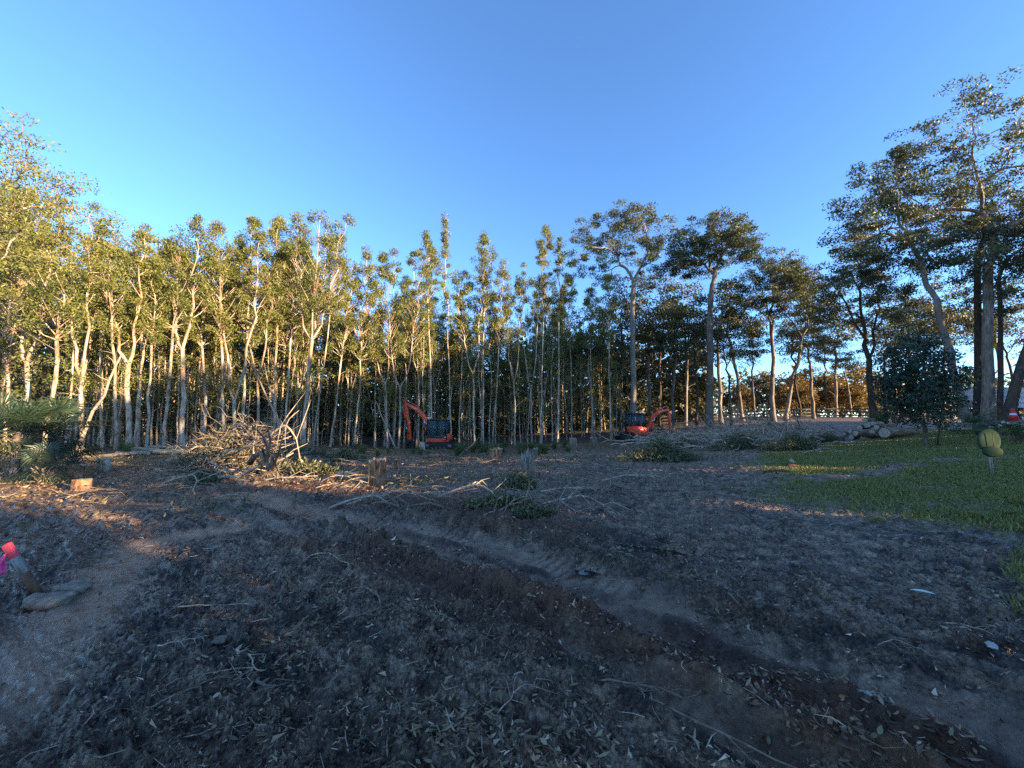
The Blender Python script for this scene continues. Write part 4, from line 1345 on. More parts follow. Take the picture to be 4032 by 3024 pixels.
# ------------------------------------------------------------------ stumps, logs
def stump_mesh(seed, r, h, lobes=1, cut=True, rag=.06):
    rng = np.random.default_rng(seed)
    ns, nz = 22, 7
    mb = MB()
    tops = []
    for l in range(lobes):
        cx_ = (l - (lobes - 1) / 2) * r * 1.15
        rr_ = r * (1 if l == lobes - 1 else .8)
        hh = h * (1 if l == lobes - 1 else .93)
        a = np.arange(ns) * 2 * math.pi / ns
        fl = 1 + .10 * np.sin(a * 3 + seed + l) + .08 * np.sin(a * 5 + 2 * seed) + rng.normal(size=ns) * .035
        V = []
        for z in range(nz):
            t = z / (nz - 1)
            root_ = 1 + .55 * max(0, 1 - t * 3.2) ** 2 * (1 + .6 * np.sin(a * 4 + seed))
            rad = rr_ * fl * root_ * (1 - .05 * t)
            top = hh * t - .12 * (1 - t)
            zt = top + (rng.normal(size=ns) * rag * hh if z == nz - 1 else 0)
            V.append(np.c_[cx_ + np.cos(a) * rad, np.sin(a) * rad, np.broadcast_to(zt, (ns,))])
        V = np.concatenate(V)
        i = np.arange(nz - 1)[:, None] * ns; j = np.arange(ns)[None, :]; j2 = (j + 1) % ns
        mb.add(V, np.stack([i + j, i + j2, i + ns + j2, i + ns + j], -1).reshape(-1, 4))
        tops.append(V[-ns:])
    cm = MB()
    for tp in tops:
        c = tp.mean(0); inner = c + (tp - c) * .5
        inner[:, 2] = c[2] + rng.normal(size=ns) * rag * h * .5
        cc = c + [0, 0, rng.normal() * rag * h * .4]
        n = ns
        Vv = np.r_[tp, inner, [cc]]
        q = np.arange(n); q2 = (q + 1) % n
        cm.add(Vv, np.stack([q, q2, q2 + n, q + n], 1), np.stack([q + n, q2 + n, np.full(n, 2 * n)], 1))
    return mb, cm

STUMPS = [  # px, py base, py top, px width, lobes, bark, label
    (1480, 1902, 1808, 66, 2, 'redwood', 'big double stump glowing orange in the centre of the mud'),
    (1566, 1852, 1808, 22, 1, 'redwood', 'small upright stump right of the big glowing double stump'),
    (1350, 1893, 1862, 52, 1, 'redwood', 'low torn lit stump left of the big glowing double stump'),
    (1322, 1794, 1767, 28, 1, 'redwood', 'short far stump beside green weeds behind the double stump'),
    (1950, 1822, 1765, 46, 2, 'redwood', 'dark reddish double stump right of the left excavator'),
    (2078, 1872, 1800, 52, 2, 'greybark', 'grey splintered stump with roots at the middle of the site'),
    (2105, 1800, 1765, 22, 1, 'greybark', 'thin grey stump in the rank grass'),
    (2258, 1762, 1727, 30, 1, 'greybark', 'left of the two brown stumps near the right excavator'),
    (2340, 1765, 1724, 26, 1, 'greybark', 'right of the two brown stumps near the right excavator'),
    (2515, 1762, 1728, 18, 1, 'greybark', 'narrow stump in front of the right excavator track'),
    (1660, 1772, 1743, 22, 1, 'paperbark', 'pale narrow stump standing before the left excavator track'),
    (302, 1882, 1832, 44, 1, 'redwood', 'orange-lit stump right of the fan palms, upper of two'),
    (318, 1925, 1888, 54, 1, 'redwood', 'wide low dark stump in front of the orange-lit one'),
    (408, 1852, 1806, 42, 1, 'paperbark', 'brown flaky stump left of the split logs'),
]
for k, (px, pb, pt, w, lb, bk, lab) in enumerate(STUMPS):
    b0 = on(px, pb)
    d = b0[1]
    h = max(.15, height_for(b0, pt))
    r = w / 2 / F_PX * d / (1 if lb == 1 else 1.35)
    t = thing('tree_stump', lab, 'stump', tuple(b0), (k * .37) % .5 - .2, 'stumps on the cleared ground')
    bm, cm = stump_mesh(k * 3 + 2, r, h, lb, True, .05 if k not in (2, 5) else .22)
    bm.build('bark', M[bk], t, smooth=True)
    cm.build('cut_face', M['cutwood'] if bk != 'greybark' else M['palecut'], t)

def log_mesh(L, r, seed, r2=None, crook=.04):
    rng = np.random.default_rng(seed)
    n = 9
    x = np.linspace(-L / 2, L / 2, n)
    P = np.c_[x, np.cumsum(rng.normal(size=n) * crook * .5), np.cumsum(rng.normal(size=n) * crook * .3)]
    P[:, 1:] -= P[:, 1:].mean(0)
    sides = 16
    mb = MB()
    mb.tube(P, np.linspace(r, r2 or r * .85, n) * (1 + rng.normal(size=n) * .03), sides, False)
    V = mb.V[0].reshape(n, sides, 3)
    a = np.arange(sides) * 2 * math.pi / sides
    fl = 1 + .05 * np.sin(a * 3 + seed) + rng.normal(size=sides) * .025
    V = P[:, None, :] + (V - P[:, None, :]) * fl[None, :, None]
    mb.V[0] = V.reshape(-1, 3)
    ends = []
    for q, s in ((0, -1), (n - 1, 1)):
        c = P[q] + [s * .006, 0, 0]
        Vv = np.r_[P[q] + (V[q] - P[q]) * .94 + [s * .006, 0, 0], [c]]
        ends.append(MB().add(Vv, np.array([[i_, (i_ + 1) % sides, sides] for i_ in range(sides)])))
    return mb, ends

def log(px, py, dz, L, r, yaw, lab, seed, bk='paperbark', cutm='palecut', pitch=0.0, group='logs in the log pile', d=None, name='felled_log'):
    p = on(px, py)
    t = tag(obj(name, None, None, (p[0], p[1], p[2] + r * .9 + dz), (0, pitch, yaw)), lab, 'log', group)
    m_, e_ = log_mesh(L, r, seed)
    m_.build('bark', M[bk], t, smooth=True)
    for e in e_: e.build('cut_end', M[cutm], t)
    return t
# the pile by the lawn (yaw near -pi/2 shows the near end to the camera)
log(3545, 1722, 0, 2.6, .30, R(16), 'largest pale log lying at the right end of the log pile', 1, 'logbark')
log(3440, 1727, 0, 2.6, .17, R(12), 'mid-sized pale log sloping down at the front of the log pile', 2, 'logbark', pitch=R(7))
log(3300, 1737, 0, 1.3, .17, R(39), 'short dark red log lying apart at the left end of the pile', 3, 'darkbark', 'redwood')
log(3372, 1728, 0, 1.6, .14, R(32), 'dark log with round pale end beside the short red one', 4, 'darkbark')
log(3415, 1718, .02, 2.0, .19, R(34), 'lower round-ended log in the middle of the log pile', 5, 'logbark')
log(3470, 1716, .04, 2.2, .17, R(24), 'log behind the sloping front log of the pile', 6, 'logbark')
log(3405, 1712, .36, 2.0, .16, R(36), 'round-ended log of the second layer, left of the pile crest', 7, 'logbark')
log(3448, 1709, .44, 2.0, .20, R(30), 'log with dark hollow end on top of the log pile', 8)
log(3490, 1712, .34, 2.0, .15, R(22), 'upper brown log right of the hollow-ended one', 9, 'logbark')
log(3365, 1718, .22, 2.0, .12, R(38), 'thin grey log on the left slope of the pile', 10, 'logbark')
log(3425, 1706, .70, 1.9, .15, R(34), 'highest grey log at the back of the pile', 11, 'logbark')
log(3330, 1716, .02, 2.2, .10, R(44), 'slim dark log low behind the short red log', 12, 'darkbark')
# sunlit offcuts beyond the slash
for k, (px, py, dz, L, r, yaw, lab) in enumerate([(2560, 1686, .0, .9, .13, .3, 'orange-lit offcut nearest the right excavator bucket'), (2850, 1688, .1, .8, .15, .9, 'glowing log piece at the back of the slash, leftmost'),
        (2925, 1686, .05, .9, .17, 1.4, 'glowing log block right of the leftmost one'), (2940, 1682, .42, 1.0, .11, .2, 'glowing stick-like log resting on the log block'), (2975, 1688, 0, .5, .14, 1.2, 'small dark lit block between the glowing logs'),
        (3025, 1700, .0, .5, .2, 1.3, 'lower of two stacked bright orange blocks'), (3035, 1692, .42, .8, .14, .25, 'upper of two stacked bright orange blocks'), (3500, 1690, .1, .9, .15, .4, 'red-lit broken timber behind the log pile')]):
    log(px, py, dz, L, r, yaw, lab, 40 + k, 'redwood' if k in (2, 5, 7) else 'cutwood', 'cutwood', group='sunlit offcuts')
# split logs at the left wood edge
for k, (px, py, L, r, yaw, lab, bk) in enumerate([(440, 1800, 2.2, .07, .05, 'long grey split log at the left of the stack', 'palestick'), (520, 1796, 1.6, .09, -.1, 'split log with ragged end in the left stack', 'palestick'), (600, 1790, 1.8, .08, .12, 'brown split log at the middle of the left stack', 'twig'),
        (660, 1782, 2.0, .10, -.06, 'thick warm-lit split log at the right of the left stack', 'cutwood'), (700, 1790, 1.9, .07, .2, 'slim warm-lit split log at the right end of the left stack', 'cutwood'), (650, 1772, 1.6, .09, .05, 'upper split log leaning on the left stack', 'palestick'),
        (740, 1815, 2.4, .055, -.35, 'long orange pole running from the stack towards the brush pile', 'cutwood'), (560, 1778, 1.6, .08, -.05, 'grey split log at the back of the left stack', 'palestick')]):
    log(px, py, .02 * (k % 3), L, r, yaw, lab, 60 + k, bk, 'cutwood', R((k % 3 - 1) * 3), 'split logs at the left wood edge')
log(1215, 1826, 0, .55, .055, .15, 'short pale cut billet on the mud left of the double stump', 80, 'cutwood', 'cutwood', group='loose billets')

# ------------------------------------------------------------------ branches
def branch_mesh(seed, L=1.0, r=.02, twigs=6, crook=.16, curl=.0):
    rng = np.random.default_rng(seed)
    n = 9
    t = np.linspace(0, 1, n)
    P = np.c_[t * L, np.cumsum(rng.normal(size=n)) * crook * L / n * 1.6, np.abs(np.cumsum(rng.normal(size=n))) * crook * L / n * .8 + curl * L * np.sin(t * math.pi)]
    P -= P[0]
    mb = MB().tube(P, np.linspace(r, r * .35, n), 7)
    for k in range(twigs):
        i = rng.integers(2, n - 1)
        a = rng.uniform(.3, 1.0) * rng.choice([-1, 1])
        dr = np.array([math.cos(a), math.sin(a), rng.uniform(-.04, .14)])
        l = L * rng.uniform(.12, .4)
        q = P[i] + dr * l * .5 + rng.normal(size=3) * .03 * L
        e = P[i] + dr * l + rng.normal(size=3) * .06 * L
        mb.tube([P[i], q, e], [r * .5, r * .35, r * .12], 5, False)
        if rng.random() < .6:
            mb.tube([q, q + (dr + rng.normal(size=3) * .5) * l * .35], [r * .25, r * .08], 4, False)
    return mb

BR = [branch_mesh(900 + k, 1.0, .008 + .0025 * (k % 4), 4 + k % 6, .12 + .05 * (k % 3), .05 * (k % 3)).mesh('fallen_branch', M['twig' if k % 2 else 'palestick'], True) for k in range(12)]

def lay(k, p, L, yaw, pitch=0, roll=0, lab='', group=None, name='fallen_branch', thick=1.0):
    return tag(obj(name, BR[k % len(BR)], None, tuple(p), (roll, pitch, yaw), (L, L * thick, L * thick)), lab, 'branch', group)

# brush pile on the left
PC = np.r_[gp(985, 1872), 0]; PC[1] += 1.5; PC[0] = (985 - CX) / F_PX * PC[1]; PC[2] = zg(PC[0], PC[1])
rng = np.random.default_rng(21)
pile_h = 1.75
for k in range(78):
    a = rng.uniform(0, 2 * math.pi); q = rng.uniform(0, 1) ** .6
    x, y = math.cos(a) * q * 1.9, math.sin(a) * q * 1.3
    z = pile_h * (1 - q) ** .8 * rng.uniform(.25, 1.0) + .08
    L = rng.uniform(.9, 2.3)
    yaw = rng.uniform(-.5, .5) + (math.pi if rng.random() < .5 else 0) + rng.normal() * .3
    dx = -math.cos(yaw) * L * .45; dy = -math.sin(yaw) * L * .45
    gz_ = zg(PC[0] + x + dx, PC[1] + y + dy)
    lay(k, (PC[0] + x + dx, PC[1] + y + dy, gz_ + z), L, yaw, rng.normal() * .22, rng.uniform(0, 6), ('bare branch on the crest of the brush pile left of the excavators' if z > 1.0 else 'bare branch in the left half of the brush pile' if x < 0 else 'bare branch in the right half of the brush pile'), 'branches in the brush pile', thick=rng.uniform(.8, 1.5))
for k, (px, py, dd, L, yaw, pit, th, lab) in enumerate([
        (880, 1785, 10.8, 1.9, .10, -.18, 2.0, 'long bare branch jutting left from the top of the brush pile'), (870, 1800, 11.0, 1.8, .12, -.2, 1.6, 'second bare branch jutting left from the brush pile top'),
        (1050, 1715, 11.6, 1.3, .12, .10, 3.4, 'thick sawn pale limb jutting right from the brush pile top'), (1045, 1720, 10.6, 1.5, -.75, .5, 2.2, 'pale crooked limb hanging down the front of the brush pile'),
        (825, 1815, 10.2, 1.2, .05, .0, 3.0, 'red-orange lit limb at the left foot of the brush pile'), (830, 1838, 10.0, 1.5, .15, -.1, 2.4, 'yellow lit limb at the left foot of the brush pile'),
        (860, 1880, 9.7, 1.7, .35, -.28, 2.0, 'long lit stick leaning across the front of the brush pile'), (985, 1822, 10.2, 1.3, -.75, .15, 4.0, 'heavy dark root-like limb bent at the front of the brush pile')]):
    p = at(px, py, dd)
    p[2] = max(p[2], zg(p[0], p[1]) + .05)
    tag(obj('fallen_branch', BR[k], None, tuple(p), (k * .7, pit, yaw), (L, L * th, L * th)), lab, 'branch', 'standout limbs of the brush pile')
log(1090, 1790, .75, .75, .16, R(25), 'red-orange log chunk stuck in the middle of the brush pile', 83, 'redwood', 'cutwood', R(-18), 'brush pile logs')
C = []
n = 420
a = rng.uniform(0, 2 * math.pi, n); q = rng.uniform(0, 1, n) ** .55
x, y = PC[0] + np.cos(a) * q * 2.1, PC[1] + np.sin(a) * q * 1.45
z = ground_h(x, y) + (1 - q) ** .75 * rng.uniform(.0, 1.0, n) * pile_h
tw = MB()
for k in range(1500):
    i_ = rng.integers(n)
    s = np.array([x[i_], y[i_], z[i_] + .04]) + rng.normal(size=3) * .12
    s[2] = max(s[2], zbase(s[0], s[1]) + .03) if k % 50 == 0 else s[2]
    dr = unit(rng.normal(size=3) * [1, 1, .45]); l = rng.uniform(.15, .55)
    tw.tube([s, s + dr * l * .5 + rng.normal(size=3) * .03, s + dr * l], [.008, .006, .003], 3, False)
tag(tw.build('brush_twigs', M['twigs_fine']), 'mass of fine twigs binding the brush pile together', 'twigs', kind='stuff')
V, Fq = leaf_quads(clumps(np.c_[x, y, z + .1][::2], 16, (.2, .2, .14), rng), .06, .02, rng)
tag(MB().add(V, Fq).build('brush_leaves', M['leaf_slash']), 'dull wilted leaves caught in the brush pile', 'leaves', kind='stuff')
# earth and root mass under the pile
a = np.linspace(0, 2 * math.pi, 40, endpoint=False)
V = [[PC[0], PC[1], PC[2] + 1.15]]
rings = 9
for r_ in range(1, rings + 1):
    t = r_ / rings
    for aa in a:
        px_, py_ = PC[0] + math.cos(aa) * t * 1.9, PC[1] + math.sin(aa) * t * 1.25
        hh = 1.15 * (1 - t) ** 1.1 * (1 + .35 * float(perlin(np.array([px_ * 2.5]), np.array([py_ * 2.5]), 5)[0])) - .06 * t
        V.append([px_, py_, float(zbase(px_, py_)) + hh + .14 * float(perlin(np.array([px_ * 6]), np.array([py_ * 6]), 8)[0])])
Fm = [np.array([[0, 1 + k, 1 + (k + 1) % 40] for k in range(40)])]
Fm.append(np.array([[1 + (r_ - 1) * 40 + k, 1 + r_ * 40 + k, 1 + r_ * 40 + (k + 1) % 40, 1 + (r_ - 1) * 40 + (k + 1) % 40] for r_ in range(1, rings) for k in range(40)]))
me = np_mesh('soil_mound', np.array(V), Fm, simple('root bound soil', [(.3, (.018, .012, .009)), (.55, (.05, .032, .022)), (.8, (.11, .07, .045))], 9, .9, (1, 1, 1), .06, 1.0), True)
tag(obj('soil_mound', me), 'dark mound of roots and soil in the heart of the brush pile', 'soil mound')

def leafy_heap(px, py, w, h, lab, seed, mat='leaf_slash', dens=1.0, leaf=.055, dy=.5):
    rng = np.random.default_rng(seed)
    p = on(px, py)
    d = p[1]
    rx, hz = w / 2 / F_PX * d, h / F_PX * d
    t = thing('cut_foliage_heap', lab, 'foliage heap', tuple(p), 0, 'heaps of cut foliage')
    n = int(90 * dens)
    a = rng.uniform(0, 2 * math.pi, n); q = rng.uniform(0, 1, n) ** .55
    lob = .65 + .35 * np.sin(a * 2 + seed) + .25 * np.sin(a * 5 + seed * 1.7)
    T = np.c_[np.cos(a) * q * rx * 1.25 * lob, np.sin(a) * q * rx * dy * lob, (1 - q) ** .8 * hz * rng.uniform(.05, 1.1, n) + .04]
    st = MB()
    for k in range(n):
        b_ = T[k] * [.35, .35, 0] + rng.normal(size=3) * [rx * .2, rx * .1, .02]
        st.tube([b_, (b_ + T[k]) / 2 + rng.normal(size=3) * .05, T[k] * [1.1, 1.1, 1.05]], [.014, .009, .003], 3, False)
    st.build('stems', M['twig'], t)
    V, Fq = leaf_quads(clumps(T, 42, (rx * .13 + .06, rx * .1 + .06, hz * .12 + .05), rng), leaf, leaf * .34, rng)
    MB().add(V, Fq).build('leaves', M[mat], t)
    return t
leafy_heap(2610, 1815, 320, 72, 'broad grey-green heap of cut foliage before the right excavator', 31, dens=2.6, leaf=.06)
leafy_heap(2920, 1772, 230, 60, 'leafy heap in the middle of the long slash windrow', 32, dens=1.6)
leafy_heap(3130, 1775, 190, 70, 'leafy heap at the right end of the slash by the lawn', 33, dens=1.6)
leafy_heap(3240, 1745, 120, 40, 'small leafy heap left of the short red log', 34)
leafy_heap(2690, 1765, 160, 45, 'low leafy heap behind the broad grey-green one', 35)
leafy_heap(800, 1905, 150, 40, 'yellow-green leafy cuttings at the left foot of the brush pile', 36, 'leaf_slash', 1.0, .04)
leafy_heap(1180, 1800, 160, 60, 'green leafy heap on the right flank of the brush pile', 37, 'leaf_slash', 1.0)
leafy_heap(1200, 1868, 240, 45, 'low grey-green spread of cuttings right of the brush pile', 38, dens=1.5)
leafy_heap(1985, 2000, 220, 34, 'sprig heap with arching bare stems on the mud', 39, 'leaf_slash', .8, .05)
leafy_heap(2030, 1930, 150, 52, 'dark uprooted grass clump beside the grey splintered stump', 43, 'leaf_slash', .8, .07)
leafy_heap(1350, 1815, 150, 42, 'grey-green weed clump beside the short far stump', 44, 'leaf_slash', .9, .05)
leafy_heap(2090, 2035, 130, 22, 'low leaf sprig at the end of the arching stems', 45, 'leaf_slash', .6, .04)

# slash windrow on the right
rng = np.random.default_rng(23)
for k in range(150):
    px = rng.uniform(2480, 3240); py = np.interp(px, [2480, 2900, 3250], [1735, 1732, 1725]) + rng.uniform(-38, 48)
    p = on(px, py)
    L = rng.uniform(1.0, 3.6)
    yaw = rng.normal() * .35 + (math.pi if rng.random() < .5 else 0)
    p = p + np.array([-math.cos(yaw) * L / 2, -math.sin(yaw) * L / 2, rng.uniform(.08, .75)])
    p[2] = max(p[2], zg(p[0], p[1]) + .06)
    lay(2 * (k % 6), p, L, yaw, rng.normal() * .09, rng.uniform(0, 6), 'bare branch in the slash windrow ' + ('before the right excavator' if px < 2720 else 'left of the many-limbed gum' if px < 2960 else 'near the stacked orange blocks' if px < 3110 else 'at the lawn end'), 'branches in the slash windrow', thick=rng.uniform(1.6, 3.0))
for k, (px, py, L, yaw, pit, th, lab) in enumerate([
        (2570, 1722, 4.2, .12, -.13, 1.2, 'long thin trunk slanting up beside the right excavator bucket'), (2640, 1700, 4.5, -.12, .06, 1.5, 'long dark trunk sloping down right of the excavator bucket'),
        (2820, 1772, 4.0, .12, -.02, 1.0, 'long pale curving branch at the front of the slash windrow'), (2440, 1760, 1.8, -.2, 0, 1.6, 'pale crooked branch on the mud left of the broad foliage heap'),
        (2340, 1740, 1.6, -.05, 0, 1.6, 'pale straight branch between the two brown stumps'), (3160, 1790, 1.8, .05, 0, 1.6, 'long pale stick lying on the lawn edge'), (3420, 1785, 2.2, .06, 0, .7, 'thin pale cane lying on the lawn'),
        (3000, 1690, 6.0, .08, -.02, .7, 'long thin pole along the back of the slash towards the log pile'),
        (1660, 1812, 3.0, .05, 0, 1.8, 'long grey branch lying on the mud behind the double stump'), (1870, 1830, .9, .5, 0, 2.4, 'orange split slab beside the dark reddish stump'), (1180, 1802, 1.2, .03, 0, 2.0, 'straight pale stick right of the brush pile, upper'),
        (1210, 1808, 1.5, .06, 0, 1.4, 'straight pale stick right of the brush pile, lower'), (1060, 1835, 1.1, .35, -.1, 1.4, 'pale stick pointing up right of the brush pile'),
        (1905, 2055, 1.0, .55, -.35, 1.6, 'left arching stem over the leafy sprig heap'), (1940, 2060, 1.2, .3, -.25, 1.3, 'right arching stem over the leafy sprig heap'), (1960, 1930, .8, -.9, -.1, 2.4, 'crooked pale root limb before the grey splintered stump'),
        (2050, 1905, .8, .9, -.9, 1.4, 'thin pale stick propped against the grey splintered stump'), (1630, 1880, .6, .8, -.9, .9, 'thin twig standing upright right of the double stump')]):
    p = on(px, py)
    p[2] += .05
    tag(obj('fallen_branch', BR[(k * 5 + 3) % 12], None, tuple(p), (k * 1.3, pit, yaw), (L, L * th, L * th)), lab, 'branch', 'single branches on the clearing')
for k in range(110):
    px = rng.uniform(560, 2560); py = rng.uniform(1782, 2010) if k % 3 else rng.uniform(1775, 1850)
    if 1380 < px < 1560 and py < 1960: continue
    p = on(px, py); p[2] += .03
    lay(k, p, rng.uniform(.4, 1.7), rng.uniform(-.7, .7) + (math.pi if k % 2 else 0), 0, rng.uniform(-.4, .4), 'thin broken branch strewn on the mud ' + ('before the brush pile' if px < 1250 else 'round the glowing double stump' if px < 1700 else 'before the dark reddish stump' if px < 2000 else 'round the grey splintered stump' if px < 2250 else 'left of the broad foliage heap'), 'broken branches strewn over the clearing', thick=rng.uniform(.8, 1.7))
# foreground sticks
STICK = branch_mesh(977, 1.0, .013, 1, .06).mesh('fallen_stick', M['twig'], True)
for k, (px, py, L, yaw, th, lab) in enumerate([
        (1455, 2315, .55, R(-72), 2.2, 'thick crooked stick pointing at the camera in the left foreground'), (1200, 2215, .75, R(-28), 1.2, 'long forked twig running down to the thick crooked stick'),
        (1345, 2440, .45, R(28), 1.6, 'dark straight stick left of the thick crooked stick'), (620, 2560, .30, R(15), 1.6, 'small pale forked twig in the left foreground mud'),
        (660, 2480, .2, R(-60), 1.5, 'short upright pale twig above the small forked one'), (930, 2560, .5, R(-35), 2.2, 'muddy half-buried stick in the left foreground'), (1020, 2660, .35, R(-40), 2.2, 'mud-coated root end in the left foreground'),
        (2560, 2790, .95, R(-42), .6, 'long pale stick at the bottom of the picture'), (2200, 2590, .35, R(-40), 1.4, 'grey stick lying in the centre foreground'), (1960, 2830, .4, R(55), 1.2, 'forked pale twig in the bottom centre'),
        (2360, 2700, .55, R(-20), .8, 'thin straight twig in the right foreground'), (700, 2395, .6, R(8), 1.0, 'thin pale twig lying below the rocks'), (2860, 2420, .5, R(20), 1.0, 'forked twig among dry leaves right of the wet rut'),
        (3460, 2590, .25, R(-30), 1.6, 'white curved bark strip in the right foreground'), (1830, 2470, .35, R(-38), 1.6, 'splintered bark slab in the centre foreground'), (3700, 2450, .35, R(-55), 1.8, 'split bark sliver on dead leaves at the right'),
        (560, 2860, .5, R(35), .9, 'thin grey twig at the bottom left'), (720, 2900, .3, R(20), 1.5, 'forked twig among leaves at the bottom left'), (150, 2240, .6, R(10), .8, 'thin sunlit twig behind the pink stake'), (430, 2280, .25, R(40), 1.2, 'short sunlit twig right of the rocks')]):
    p = on(px, py)
    p[2] += .018
    tag(obj('fallen_stick', STICK if k == 7 else BR[(k * 7 + 1) % 12], None, tuple(p), ((k % 5 - 2) * .15, 0, yaw), (L, L * th, L * th)), lab, 'stick', 'sticks in the foreground mud')

# ------------------------------------------------------------------ palms
def fan_palm(px, py, crown_py, rpx, lab, seed, fronds=16, mat='leaf_palm', droop=.5, petiole=.55, scale_leaf=1.0):
    rng = np.random.default_rng(seed)
    p = on(px, py)
    d = p[1]
    h = max(.12, height_for(p, crown_py))
    rad = rpx / F_PX * d
    t = thing('fan_palm', lab, 'palm', tuple(p), 0, 'fan palms at the left edge')
    tk = MB()
    n = 8
    zz = np.linspace(-.1, h, n)
    tk.tube(np.c_[rng.normal(size=n) * .012, rng.normal(size=n) * .012, zz], np.interp(zz, [-.1, h * .5, h], [.13, .10, .08]) * (.6 + .3 * min(1, h)), 9, True)
    for k in range(26):   # old leaf bases
        a = k * 2.4; z = h * (.15 + .8 * k / 26)
        st = np.array([math.cos(a) * .09, math.sin(a) * .09, z])
        tk.tube([st, st + [math.cos(a) * .12, math.sin(a) * .12, .12]], [.022, .010], 4)
    tk.build('trunk', M['greybark'], t)
    for k in range(fronds):
        a = k * 2.399 + rng.uniform(-.2, .2)
        el = np.interp(k / fronds, [0, 1], [1.15, -.55]) + rng.normal() * .2
        pl = rad * petiole * rng.uniform(.85, 1.15)
        dr = np.array([math.cos(a) * math.cos(el), math.sin(a) * math.cos(el), math.sin(el)])
        base = np.array([0, 0, h - .03])
        mid = base + dr * pl * .6 + [0, 0, .04]
        end = base + dr * pl + [0, 0, -.08 * pl]
        fm = MB().tube([base, mid, end], [.016, .011, .008], 4, False)
        side = unit(np.cross(dr, [0, 0, 1.])); nrm = unit(np.cross(side, dr))
        fl = rad * .62 * scale_leaf
        ns = 22
        for s in range(ns):
            b_ = (s / (ns - 1) - .5) * 2 * R(118)
            v = unit(dr * math.cos(b_) + side * math.sin(b_) + nrm * .18 * abs(math.sin(b_)))
            l = fl * (.72 + .28 * math.cos(b_ * .7)) * rng.uniform(.88, 1.08)
            w = unit(np.cross(v, nrm)) * l * .03
            m1 = end + v * l * .55
            tp = end + v * l + np.array([0, 0, -droop * l * rng.uniform(.2, .5)])
            m1b = m1 + np.array([0, 0, -.02 * l])
            fm.add([end, m1b + w, tp, m1b - w, ], np.array([[0, 1, 2, 3]]))
        dry = k >= fronds - 2 and seed % 3 == 0
        fm.build('frond', M['leaf_palmdry' if dry else mat], t)
    return t
fan_palm(55, 1880, 1700, 160, 'tallest fan palm at the left edge with spreading dark fronds', 3, 24, droop=.9)
fan_palm(190, 1862, 1690, 160, 'second fan palm with long fronds over the orange-lit stump', 4, 24, droop=.9)
fan_palm(165, 1905, 1842, 120, 'low young fan palm in front of the two tall ones', 5, 15, droop=.8)
fan_palm(285, 1868, 1800, 105, 'yellowish drooping young fan palm right of the others', 6, 14, droop=1.0)
fan_palm(-30, 1850, 1690, 170, 'fan palm cut by the left picture edge', 8, 15)

def arching_palm(px, py, top_py, rpx, lab, seed, n=12, mat='leaf_green'):
    rng = np.random.default_rng(seed)
    p = on(px, py); d = p[1]
    h = height_for(p, top_py); rad = rpx / F_PX * d
    t = thing('feather_palm', lab, 'palm', tuple(p))
    MB().tube([(0, 0, -.1), (0, 0, h * .28), (.02, 0, h * .5)], [.10, .075, .06], 8).build('trunk', M['greybark'], t)
    for k in range(n):
        a = k * 2.4; el = np.interp(k / n, [0, 1], [1.2, .35])
        q = np.linspace(0, 1, 9)[:, None]
        dr = np.array([math.cos(a), math.sin(a)])
        P = np.c_[dr[0] * q * rad * math.cos(el * .5), dr[1] * q * rad * math.cos(el * .5), h * .5 + (q * math.sin(el) * 1.0 - .75 * q ** 2 * (1.2 - el * .6)) * rad]
        fm = MB().tube(P, np.linspace(.014, .003, 9), 4, False)
        for i_ in range(1, 9):
            tg = unit(P[min(i_ + 1, 8)] - P[i_ - 1]); sd = unit(np.cross(tg, [0, 0, 1.]))
            for s in (-1, 1):
                for f in (0, .5):
                    b_ = P[i_] - (P[i_] - P[i_ - 1]) * f
                    v = unit(sd * s + tg * .5 + [0, 0, -.15]); l = rad * .3 * (1 - .5 * abs(i_ / 8 - .4))
                    w = tg * l * .07
                    fm.add([b_ - w, b_ + v * l, b_ + w], np.array([[0, 1, 2]]))
        fm.build('frond', M[mat], t)
arching_palm(3838, 1702, 1630, 95, 'small yellow-green feather palm on the far lawn', 2, 13)
arching_palm(3925, 1712, 1650, 80, 'dark feather palm under the huge gum', 5, 11, 'leaf_dark')

# grass tufts
def tuft_mesh(seed, n=60, h=.6, sp=.25, w=.012, mat='tallgrass'):
    rng = np.random.default_rng(seed)
    a = rng.uniform(0, 2 * math.pi, n); q = rng.uniform(0, 1, n)
    B = np.c_[np.cos(a) * q * sp * .4, np.sin(a) * q * sp * .4, np.full(n, -.03)]
    l = h * rng.uniform(.5, 1.1, n)
    o = np.c_[np.cos(a), np.sin(a), np.zeros(n)] * (sp * rng.uniform(.3, 1.4, n))[:, None]
    m_ = B + o * .45 + np.c_[np.zeros((n, 2)), l * .7]
    t = B + o * 1.5 + np.c_[np.zeros((n, 2)), l * rng.uniform(.75, 1, n)]
    sd = unit(np.c_[-np.sin(a), np.cos(a), np.zeros(n)]) * w
    V = np.stack([B - sd, B + sd, m_ + sd * .7, m_ - sd * .7, t], 1).reshape(-1, 3)
    i = np.arange(n)[:, None] * 5
    return np_mesh('grass_tuft', V, [i + np.array([[0, 1, 2, 3]]), i + np.array([[3, 2, 4]])], M[mat])
TU = [tuft_mesh(k, 70, .75, .32) for k in range(4)]
rng = np.random.default_rng(31)
